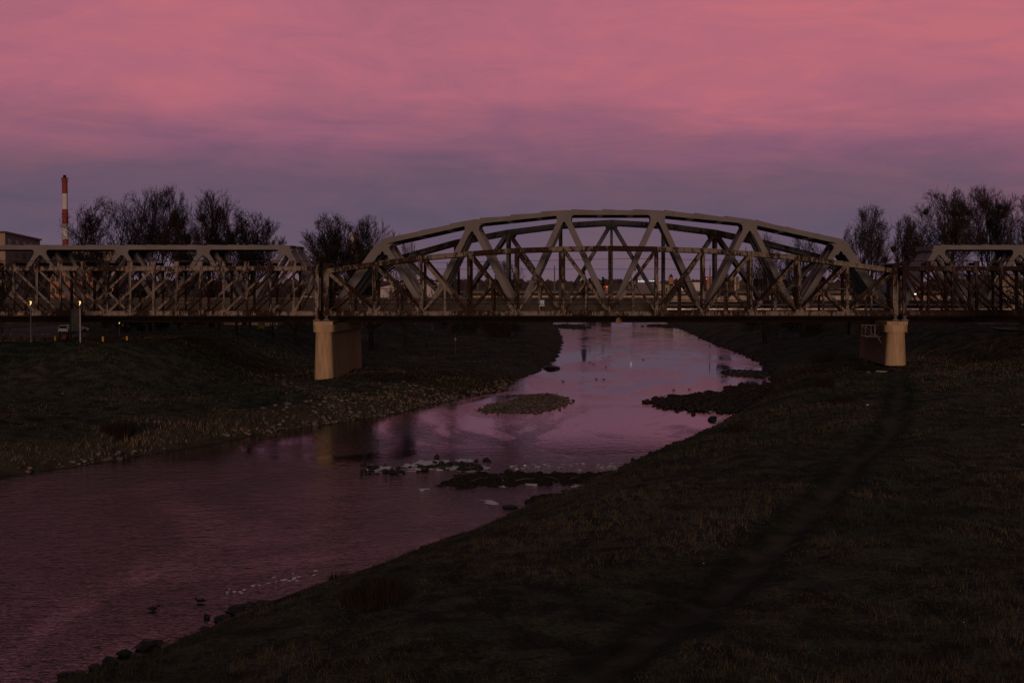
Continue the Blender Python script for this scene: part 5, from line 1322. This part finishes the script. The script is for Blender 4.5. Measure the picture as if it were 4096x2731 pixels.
for i in range(1500):
    Y = r.uniform(60, 700) if i % 2 else r.uniform(150, 300); d = abs(r.normal(0, 1.0)); x = float(xr(Y)) + d - .3; pts.append((x, Y, max(0, gz(x, Y))))
rocks_stuff('shore_stones', 'dark wet stones along the waterline of the right bank', pts, 'rock_dark', .08, .45, 3)

def bar(name, label, poly, z, n, m, rmin, rmax, seed, base_m=None, kind='structure'):
    """low bar in the river: a mound with stones on it"""
    pts = [G(x, y, 0) for x, y in poly]; r = np.random.default_rng(seed)
    P2 = np.array([(p.x, p.y) for p in pts]); c = P2.mean(0)
    mb = MB(); N_ = 5; k = len(pts); rings = []
    den = []
    for i in range(k):
        a, b = P2[i], P2[(i+1) % k]
        for t in (0, .25, .5, .75): q = a + (b - a) * t; q = q + (q - c) * r.normal(0, .03); den.append(q)
    for j, (s, zz) in enumerate(((1.0, -.15), (.88, z * .12), (.6, z * .35), (.25, z * .45))):
        rings.append([Vector((c[0] + (q[0]-c[0])*s, c[1] + (q[1]-c[1])*s, zz + (r.normal(0, .04) if j else 0))) for q in den])
    mb.loft(rings); o = mb.build(name, M[base_m or m]); tag(o, kind='structure')
    lo, hi = P2.min(0), P2.max(0); st = []; tries = 0
    def inside(x, y):
        c_ = False; j = k - 1
        for i in range(k):
            if (P2[i][1] > y) != (P2[j][1] > y) and x < (P2[j][0]-P2[i][0])*(y-P2[i][1])/(P2[j][1]-P2[i][1]) + P2[i][0]: c_ = not c_
            j = i
        return c_
    while len(st) < n and tries < n * 30:
        tries += 1; x, y = r.uniform(lo[0], hi[0]), r.uniform(lo[1], hi[1])
        if inside(x, y):
            e = np.linalg.norm((np.array([x, y]) - c) / ((hi - lo) / 2 + .01)); u = 1 + r.exponential(.05) - .02; st.append((c[0] + (x - c[0]) * u, c[1] + (y - c[1]) * u, z * .45 * max(0, 1 - e * e * .8) - .02))
    rocks_stuff(name + '_stones', label, st, m, rmin, rmax, seed)
bar('gravel_island', 'grey gravel covering the small island in the river', [(1908,1645),(1955,1620),(2060,1603),(2080,1580),(2190,1575),(2286,1602),(2240,1630),(2150,1650),(2000,1652)], .35, 1700, 'rock_island', .08, .36, 4, base_m='rock_mid')
bar('rock_spit', 'black stones of the long spit reaching in from the right bank', [(2583,1608),(2680,1582),(2740,1590),(2830,1572),(2900,1578),(2900,1552),(3000,1540),(3110,1535),(3060,1580),(3000,1640),(2900,1655),(2760,1643),(2640,1632)], .5, 1500, 'rock_dark', .15, .7, 5)
bar('rock_shoal', 'black stones of the small shoal by the right bank', [(2885,1485),(2960,1478),(3050,1482),(3095,1500),(3050,1512),(2960,1510),(2900,1500)], .3, 300, 'rock_dark', .15, .5, 6)
bar('weed_bar', 'dark weed and stones of the bar below the rapids, left piece', [(1748,1945),(1790,1922),(1830,1905),(1900,1893),(1985,1898),(2010,1925),(1990,1950),(1930,1938),(1860,1958),(1800,1940)], .12, 520, 'weed', .07, .34, 7)
bar('weed_bank', 'dark weed and stones of the bar below the rapids, middle piece', [(2005,1900),(2080,1888),(2160,1896),(2230,1892),(2250,1915),(2190,1925),(2200,1942),(2100,1930),(2030,1948),(2022,1920)], .14, 560, 'weed', .07, .36, 27)
bar('weed_shelf', 'dark weed and stones of the bar below the rapids, right piece against the bank', [(2240,1898),(2320,1892),(2380,1896),(2450,1886),(2440,1912),(2380,1930),(2300,1926),(2270,1940),(2225,1925)], .12, 460, 'weed', .07, .36, 28)
bar('weed_shoal', 'dark weed patch against the right bank below the bar', [(2110,2010),(2150,1985),(2260,1980),(2300,1990),(2210,2018),(2150,2022)], .2, 220, 'weed', .1, .4, 8)
bar('far_shoal', 'dark far shoal of stones near the left bank under the span', [(2215,1303),(2260,1299),(2330,1303),(2360,1313),(2310,1317),(2240,1311)], .4, 260, 'rock_dark', .3, 1.0, 9)
bar('distant_shoal', 'thin dark line of stones reaching in far upstream on the right', [(2570,1305),(2640,1300),(2700,1303),(2735,1312),(2650,1308)], .4, 260, 'rock_dark', .3, 1.0, 10)
bar('near_bank_shoal', 'black rocks and weed in the shallows of the near right bank', [(925,2445),(975,2420),(1060,2425),(1140,2405),(1150,2425),(1050,2455),(985,2475),(940,2462)], .25, 260, 'rock_dark', .1, .4, 11)
bar('near_bar', 'black wet stones lining the near right bank', [(850,2540),(905,2490),(965,2480),(1000,2485),(930,2530),(870,2560)], .2, 90, 'rock_dark', .12, .4, 12)
# rapids: rocks one can tell apart, with ice around them
def rock_obj(px, py, wpx, label, group=None, m='rock_dark', flat=.6, name='river_rock', z=0.0, seed=0, deep=1.0):
    q = G(px, py, z); rr = wpx * q.y / F / 2; zz = z if m == 'rock_dark' else gz(q.x, q.y)
    mb = MB(); mb.rock((q.x, q.y, zz + rr * flat * .35), rr, (1, deep, flat), seed, 2); o = mb.build(name, M[m], origin=(q.x, q.y, zz), smooth=False); tag(o, label, 'rock', group); return o
rg = random.Random(77)
protos = []
for i in range(5): protos.append(rock_obj(1500 + 90 * i, 1868 + (i % 2) * 8, 22, 'black rock lying among the white ice of the rapids', 'black rocks in the rapids', seed=30 + i, flat=.7))
for i in range(58):
    px = rg.uniform(1440, 1960); py = 1885 - (px - 1440) * .055 + rg.gauss(0, 11); q = G(px, py, 0); c = protos[i % 5].copy(); COL.objects.link(c)
    s = rg.uniform(.35, 1.5); c.location = (q.x, q.y, -.02); c.scale = (s * rg.uniform(.8, 1.5), s, s * rg.uniform(.7, 1.3)); c.rotation_euler = (0, 0, rg.uniform(0, 6.28))
for i, (px, py, w, lab, fl) in enumerate([(1748, 1832, 20, 'round black rock standing highest in the rapids', 1.1), (1915, 1882, 32, 'tall black rock between the rapids and the weed bar', 1.2), (2033, 1890, 30, 'dark blocky rock on the upper edge of the weed bar', .8),
        (2220, 1897, 30, 'rounded rock at the middle of the weed bar', .7), (2531, 1848, 18, 'upright dark rock at the water edge of the right bank', 1.6), (2603, 1812, 18, 'small pointed rock by the right bank', .8), (2773, 1657, 20, 'triangular black rock left of the right bank rapids', .8), (2850, 1680, 36, 'low black rock touching the right bank', .7),
        (2040, 2030, 60, 'flat black rock ringed with ice below the weed bar', .3), (612, 2608, 80, 'largest rounded black boulder at the lower left bank', .55), (512, 2636, 48, 'black boulder in the water left of the largest one', .6), (453, 2672, 56, 'black boulder with a pale spot near the bottom left', .6), (562, 2642, 40, 'low black boulder wedged below the largest one', .45),
        (1000, 2452, 46, 'dark jagged rock beside the white ice wedge', .5), (1062, 2432, 50, 'long dark rock on the upper edge of the near shoal', .4), (394, 2688, 44, 'dark rock between the pale-spotted boulder and the bottom edge', .5),
        (842, 2487, 20, 'small square black rock standing in the water', 1.0), (906, 2495, 60, 'wide black rock against the grassy bank', .45), (833, 2533, 30, 'dark rock on the bank below the square one', .6), (280, 2724, 60, 'black rock at the bottom edge of the view', .5), (330, 2720, 50, 'black rock beside the one at the bottom edge', .5), (1354, 2332, 24, 'lone black rock beside the grassy bank', .6),
        (2205, 1475, 60, 'low black rocks off the left bank point', .35), (2020, 1700, 0, '', 0)]):
    if w: rock_obj(px - (14 if py > 2400 else 0), py - (16 if py > 2400 else 0), w * (1.3 if py > 2400 else 1), lab, None, seed=60 + i, flat=fl)
rock_obj(1262, 1692, 36, 'large pale boulder at the water edge of the left bank', None, 'rock_pale', .7, seed=3, z=.3)
rock_obj(1065, 1705, 22, 'squarish pale boulder on the left bank', None, 'rock_pale', .9, seed=4, z=.5)
rock_obj(3472, 1482, 20, 'pale stone lying on the grass left of the concrete block', None, 'rock_pale', .8, seed=5, z=5.3)
rock_obj(250, 1476, 10, 'small pale stone on the slope below the terrace', None, 'rock_pale', .8, seed=6, z=7)
rock_obj(314, 1508, 8, 'tiny pale stone lower down the terrace slope', None, 'rock_pale', .8, seed=7, z=5)
q = G(3532, 1472, 5.3); zz = gz(q.x, q.y); mb = MB(); mb.prism([(q.x - 1.1, zz - .05), (q.x + 1.15, zz - .05), (q.x + 1.1, zz + .36), (q.x - 1.05, zz + .44)], q.y, q.y + .6); tag(mb.build('concrete_block', M['pale_concrete'], origin=(q.x, q.y, zz)), 'long pale concrete block on the grass below the right pier', 'block')

def ice_sheet(poly, label, group=None, name='ice_sheet', z=.02, th=.012, seed=0):
    r = random.Random(seed); pts = [G(x, y, 0) for x, y in poly]; out = []
    for i in range(len(pts)):
        a, b = pts[i], pts[(i+1) % len(pts)]
        for t in (0, .33, .66): q = a.lerp(b, t); l = (b - a).length; out.append((q.x + r.gauss(0, .10 * min(l, 3)), q.y + r.gauss(0, .12 * min(l, 3))))
    n = len(out); mb = MB(); mb.add([(x, y, z - th) for x, y in out] + [(x, y, z) for x, y in out], [tuple(range(n-1, -1, -1)), tuple(range(n, 2*n))] + [(k, (k+1) % n, n+(k+1) % n, n+k) for k in range(n)])
    c = pts[0]; o = mb.build(name, M['ice'], origin=(c.x, c.y, 0)); tag(o, label, 'ice', group); return o
rg = random.Random(5)
def floes(n, x0, x1, y0f, spread, wmin, wmax, label, group, seed):
    """separate little ice pans: one mesh, copied"""
    rg = random.Random(seed); pr = []
    for k in range(3):
        mb = MB(); m_ = 10; ring = [(math.cos(a) * rg.uniform(.8, 1.2), math.sin(a) * rg.uniform(.8, 1.2)) for a in [6.2832 * i / m_ for i in range(m_)]]
        mb.add([(x, y, 0) for x, y in ring] + [(x, y, .010) for x, y in ring], [tuple(range(m_-1, -1, -1)), tuple(range(m_, 2*m_))] + [(i, (i+1) % m_, m_+(i+1) % m_, m_+i) for i in range(m_)])
        pr.append(mb)
    first = [None] * 3
    for i in range(n):
        px = rg.uniform(x0, x1); py = y0f(px) + rg.gauss(0, spread); q = G(px, py, 0); k = i % 3
        if first[k] is None: o = pr[k].build('ice_floe', M['ice']); first[k] = o; tag(o, label, 'ice floe', group)
        else: o = first[k].copy(); COL.objects.link(o)
        w = rg.uniform(wmin, wmax) * q.y / F / 2; o.location = (q.x, q.y, .004 + .001 * (i % 7)); o.scale = (w, w * (rg.uniform(1.2, 2.4) if wmax < 20 and n < 30 else rg.uniform(.7, 1.3)), 1); o.rotation_euler = (0, 0, rg.uniform(-.3, .3))
floes(52, 1460, 1955, lambda x: 1890 - (x - 1460) * .05, 9, 10, 42, 'white ice caught between the black rocks of the rapids', 'ice pans in the rapids', 3)
floes(44, 2040, 2490, lambda x: 1868 - (x - 2040) * .02, 7, 8, 26, 'thin pale ice sliver on the smooth water above the weed bar', 'ice slivers above the weed bar', 4)
floes(26, 905, 1270, lambda x: 2375 - (x - 905) * .24, 9, 6, 18, 'small pale ice pan drifting near the right bank in the foreground', 'ice pans near the foreground bank', 5)
floes(30, 2740, 3080, lambda x: 1340 + (x - 2740) * .33, 5, 5, 14, 'pale ice fringe along the far right bank', 'ice fringe of the far right bank', 6)
ice_sheet([(2280,1945),(2320,1938),(2366,1936),(2350,1948),(2300,1952)], 'largest flat white ice sheet where the weed bar meets the right bank', seed=1)
ice_sheet([(1980,1943),(2010,1940),(2040,1944),(2020,1950)], 'small ice sheet at the lower edge of the weed bar, left of two', seed=2)
ice_sheet([(2100,1935),(2150,1934),(2145,1941),(2110,1941)], 'small ice sheet at the lower edge of the weed bar, right of two', seed=3)
ice_sheet([(1672,1955),(1715,1953),(1720,1957),(1680,1959)], 'thin ice sliver left of the weed bar', seed=4)
ice_sheet([(1900,1995),(1950,2000),(2000,2015),(1985,2022),(1940,2012)], 'lacy ice patch left of the flat ringed rock', seed=5)
ice_sheet([(2825,1645),(2870,1640),(2872,1648),(2840,1653)], 'ice patch below the black spit', seed=6)
ice_sheet([(2860,1690),(2885,1672),(2900,1680),(2880,1698)], 'ice patch among rocks at the right bank', seed=7)
ice_sheet([(985,2445),(1005,2440),(1032,2438),(1025,2450),(1005,2460)], 'white ice wedge between black rocks at the near bank', seed=8)

rs = random.Random(12)
for k, (x, y, w, hgt_) in enumerate([(1478, 1882, 26, 8), (1530, 1872, 34, 9), (1592, 1880, 22, 6), (1640, 1862, 30, 8), (1700, 1852, 44, 12), (1690, 1876, 34, 7), (1762, 1846, 36, 8), (1800, 1868, 40, 9), (1860, 1842, 42, 8), (1885, 1868, 44, 8), (1930, 1872, 34, 6)]):
    ice_sheet([(x - w, y + rs.uniform(-2, 2)), (x - w * .5, y - hgt_), (x + w * .1, y - hgt_ * .6), (x + w * .6, y - hgt_ * .9), (x + w, y), (x + w * .5, y + hgt_ * .8), (x, y + hgt_ * .5), (x - w * .6, y + hgt_)],
              'crumpled white ice sheet among the rapids rocks' , 'ice sheets in the rapids', seed=20 + k)
for k, (x0, y0, x1, y1) in enumerate([(1790, 1918, 1850, 1905), (1880, 1925, 1960, 1908), (1990, 1900, 2035, 1915), (2060, 1922, 2140, 1914), (2180, 1905, 2240, 1922), (2280, 1915, 2330, 1905)]):
    a, b = G(x0, y0, .3), G(x1, y1, .3); mb = MB(); mb.tube(a, a.lerp(b, .5) + Vector((0, 0, .12)), .04, .035, 5); mb.tube(a.lerp(b, .5) + Vector((0, 0, .12)), b, .035, .015, 5)
    tag(mb.build('drift_branch', M['rock_pale'], origin=a), 'pale driftwood branch lying on the weed bar', 'driftwood', 'driftwood on the weed bar')

# ducks
def duck(px, py, label, s=1.0, flip=1):
    q = G(px, py, 0); root = thing('duck', label, 'duck', (q.x, q.y, 0), 'ducks on the river')
    prof = [(-.30, .10, .02), (-.24, .13, .06), (-.12, .12, .11), (.04, .11, .125), (.17, .12, .10), (.20, .17, .075), (.20, .215, .07), (.23, .25, .068), (.28, .245, .05), (.35, .225, .02)]
    mb = MB(); mb.loft([[Vector((q.x + flip * x * s, q.y + w * s * math.cos(a), z * s + w * s * (.9 if i > 4 else .75) * math.sin(a))) for a in [6.2832 * k / 10 for k in range(10)]] for i, (x, z, w) in enumerate(prof)])
    mb.build('body', M['black'], root, smooth=True); return root
duck(802, 2410, 'dark duck swimming near the ice pans, closest to the camera', 1.1, -1); duck(612, 2441, 'dark hunched duck alone left of the nearer duck', 1.1)
for i, (x, y, l) in enumerate([(2385, 1516, 'duck on the calm pool, left of the two side by side'), (2415, 1518, 'duck on the calm pool, right of the two side by side'), (2252, 1526, 'duck alone left of the pair on the calm pool'), (2423, 1470, 'duck in front of the far pier reflection'), (2375, 1458, 'duck left of the far pier reflection, nearer of two'), (2360, 1452, 'duck left of the far pier reflection, farther of two'), (2574, 1440, 'duck farthest out on the right of the calm pool'), (2757, 1559, 'duck just above the black spit, right one'), (2695, 1562, 'duck just above the black spit, left one'), (2600, 1300, 'tiny duck far upstream')]):
    duck(x, y, l, 1.0 if y > 1400 else 1.6, 1 if i % 2 else -1)

# ------------------------------------------------------------------ grass
def grass():
    r = np.random.default_rng(11)
    def field(name, label, N, Y0, Y1, keep, hmin, hmax, m, width, seed, power=1.0):
        r = np.random.default_rng(seed)
        Y = Y0 * (Y1 / Y0) ** r.random(N); u = r.uniform(-.40, .40, N); X = u * Y
        # tussocks: pull blades together
        cx = np.round(X / 1.1 + .3 * np.sin(Y)) * 1.1; X = X + (cx - X) * r.uniform(0, .6, N)
        k = keep(X, Y, r); X, Y = X[k], Y[k]; n = len(X); Z = hgt(X, Y)
        patch = .5 + .5 * np.sin(X * .45 + 1.3 * np.sin(Y * .21)) * np.sin(Y * .37 + 1.1 * np.sin(X * .3))
        big = np.sin(X * .11 + 1.7 * np.sin(Y * .07)) + np.sin(Y * .16 + 1.5 * np.sin(X * .13 + 1)); bare = np.clip(.80 + .28 * big, .3, 1.15)
        near_path = bare * np.clip((np.abs(X - np.interp(Y, PY, PX)) - 1.0) / 1.7, .22, 1)
        h = near_path * (hmin + (hmax - hmin) * r.random(n) ** 2.2) * (.55 + .7 * patch) * (Y / 75.) ** .35
        a = r.uniform(0, 6.283, n); w = width * (Y / 75.) ** .9 * r.uniform(.6, 1.4, n)
        dx, dy = np.cos(a) * w, np.sin(a) * w * .4; lx, ly = r.normal(0, .38, n) * h, r.normal(0, .3, n) * h
        A = np.stack([X - dx, Y - dy, Z - .03], 1); B = np.stack([X + dx, Y + dy, Z - .03], 1); C = np.stack([X + lx, Y + ly, Z + h], 1)
        V = np.stack([A, B, C], 1).reshape(-1, 3); tone = np.repeat(np.clip(r.normal(.42, .22, n) * (.6 + .6 * patch), 0, 1), 3)
        o = npmesh(name, V, np.arange(len(V)).reshape(-1, 3), 3, M[m], {'tone': tone}); tag(o, label, 'grass', kind='stuff')
    def right(X, Y, r): return (X > xr(Y) + .5) & ((np.abs(X - np.interp(Y, PY, PX)) > .8 + .25 * np.sin(Y * .9) + np.abs(r.normal(0, .4, len(X)))) | (Y > 200)) & (X < 160)
    def left(X, Y, r): return (X < xl(Y) - 1.2)
    def lbank(X, Y, r): return (X < xl(Y) - .8) & (X > xl(Y) - 7.5 + 3.0 * np.sin(Y * .3) + r.normal(0, .8, len(X)))
    def rbank(X, Y, r): return (X > xr(Y) + .15) & (X < xr(Y) + 1.5 + 1.2 * np.sin(Y * .5) + np.abs(r.normal(0, .9, len(X))))
    field('grass', 'rough dark grass of the right bank and meadow', 330000, 42, 300, right, .10, .42, 'grass', .014, 1)
    field('meadow_grass', 'rough dark grass of the left bank and slope', 170000, 120, 420, left, .10, .38, 'grass', .014, 2)
    field('dry_grass', 'pale dry grass fringe along the left bank', 90000, 120, 250, lbank, .2, .7, 'dry_grass', .014, 3)
    field('edge_grass', 'pale dry grass along the edge of the right bank', 120000, 58, 230, rbank, .15, .5, 'dry_grass', .012, 4)
grass()
def tussock(px, py, z, w, h, n, label, seed, m='bark', spread=.5):
    r = random.Random(seed); q = G(px, py, z); z0 = gz(q.x, q.y); root = thing('dry_bush', label, 'bush', (q.x, q.y, z0)); mb = MB()
    for i in range(n):
        a = r.uniform(0, 6.28); rr = r.random() ** .5 * w * .5; b = Vector((q.x + rr * math.cos(a), q.y + rr * math.sin(a), z0 - .05)); hh = h * r.uniform(.4, 1)
        t = b + Vector((math.cos(a) * hh * spread * r.random(), math.sin(a) * hh * spread * r.random(), hh)); mb.tube(b, (b + t) / 2 + Vector((r.gauss(0, .05), 0, .05)), .018, .014, 3, False); mb.tube((b + t) / 2, t, .014, .006, 3, False)
    mb.build('stems', M[m], root); return root
tussock(1480, 2470, 3.0, 2.6, 1.0, 420, 'dark leafless bush on the near slope, lower left', 1)
tussock(1570, 2440, 3.2, 1.3, 1.25, 200, 'dark leafless bush with long stems beside the lower left one', 2)
tussock(470, 1700, 2.9, 3.4, 2.1, 900, 'round dark bush on the left meadow', 3)
tussock(3300, 1530, 4.8, 2.2, 2.0, 700, 'round dark bush below the right pier', 4)
tussock(3380, 1590, 4.8, 3.2, 1.0, 400, 'low spreading bush in front of the round one on the right', 5)
tussock(2950, 1745, 3.0, 1.8, 1.3, 300, 'small dark bush on the right bank near the ice', 6)
tussock(3338, 2085, 4.7, .6, .9, 40, 'thin dead stalks beside the trodden path', 7)
tussock(2700, 1950, 4.3, .4, .6, 20, 'few dead stalks on the upper slope', 8)
tussock(2690, 1320, 2, 1, .1, 3, 'low twigs on the far right bank', 9) if False else None
tussock(3290, 1400, 6, 4, 3.4, 260, 'leafless willow bush left of the right pier', 10, spread=.9)
tussock(1990, 1310, 6, 7, 5, 300, 'leafless bush on the left bank crest under the span', 11, spread=.8)
tussock(1365, 2330, .6, 1.4, .7, 160, 'dark rushes at the water edge beside the lone rock', 12)
# scraps of litter on the grass
for i, (px, py, w, lab) in enumerate([(3692, 1378, 8, 'white scrap of litter on the slope right of the right pier'), (3660, 1316, 5, 'tiny white scrap of litter high on the slope by the pier cap'), (3855, 2447, 8, 'white feather-like scrap on the meadow in the lower right'), (2815, 2203, 7, 'white scrap beside the trodden path on the near slope'), (4090, 1693, 9, 'white scrap at the right edge of the meadow'), (3470, 1600, 14, 'pale scraps of litter on the grass below the round bush')]):
    q = G(px, py, 4.9 if py > 1400 else 7.5); zz = gz(q.x, q.y) + .12; s = w * q.y / F / 2; mb = MB(); mb.rock((q.x, q.y, zz), s, (1, .6, .35), i, 1); tag(mb.build('litter_scrap', M['white_paint'], origin=(q.x, q.y, zz)), lab, 'litter')
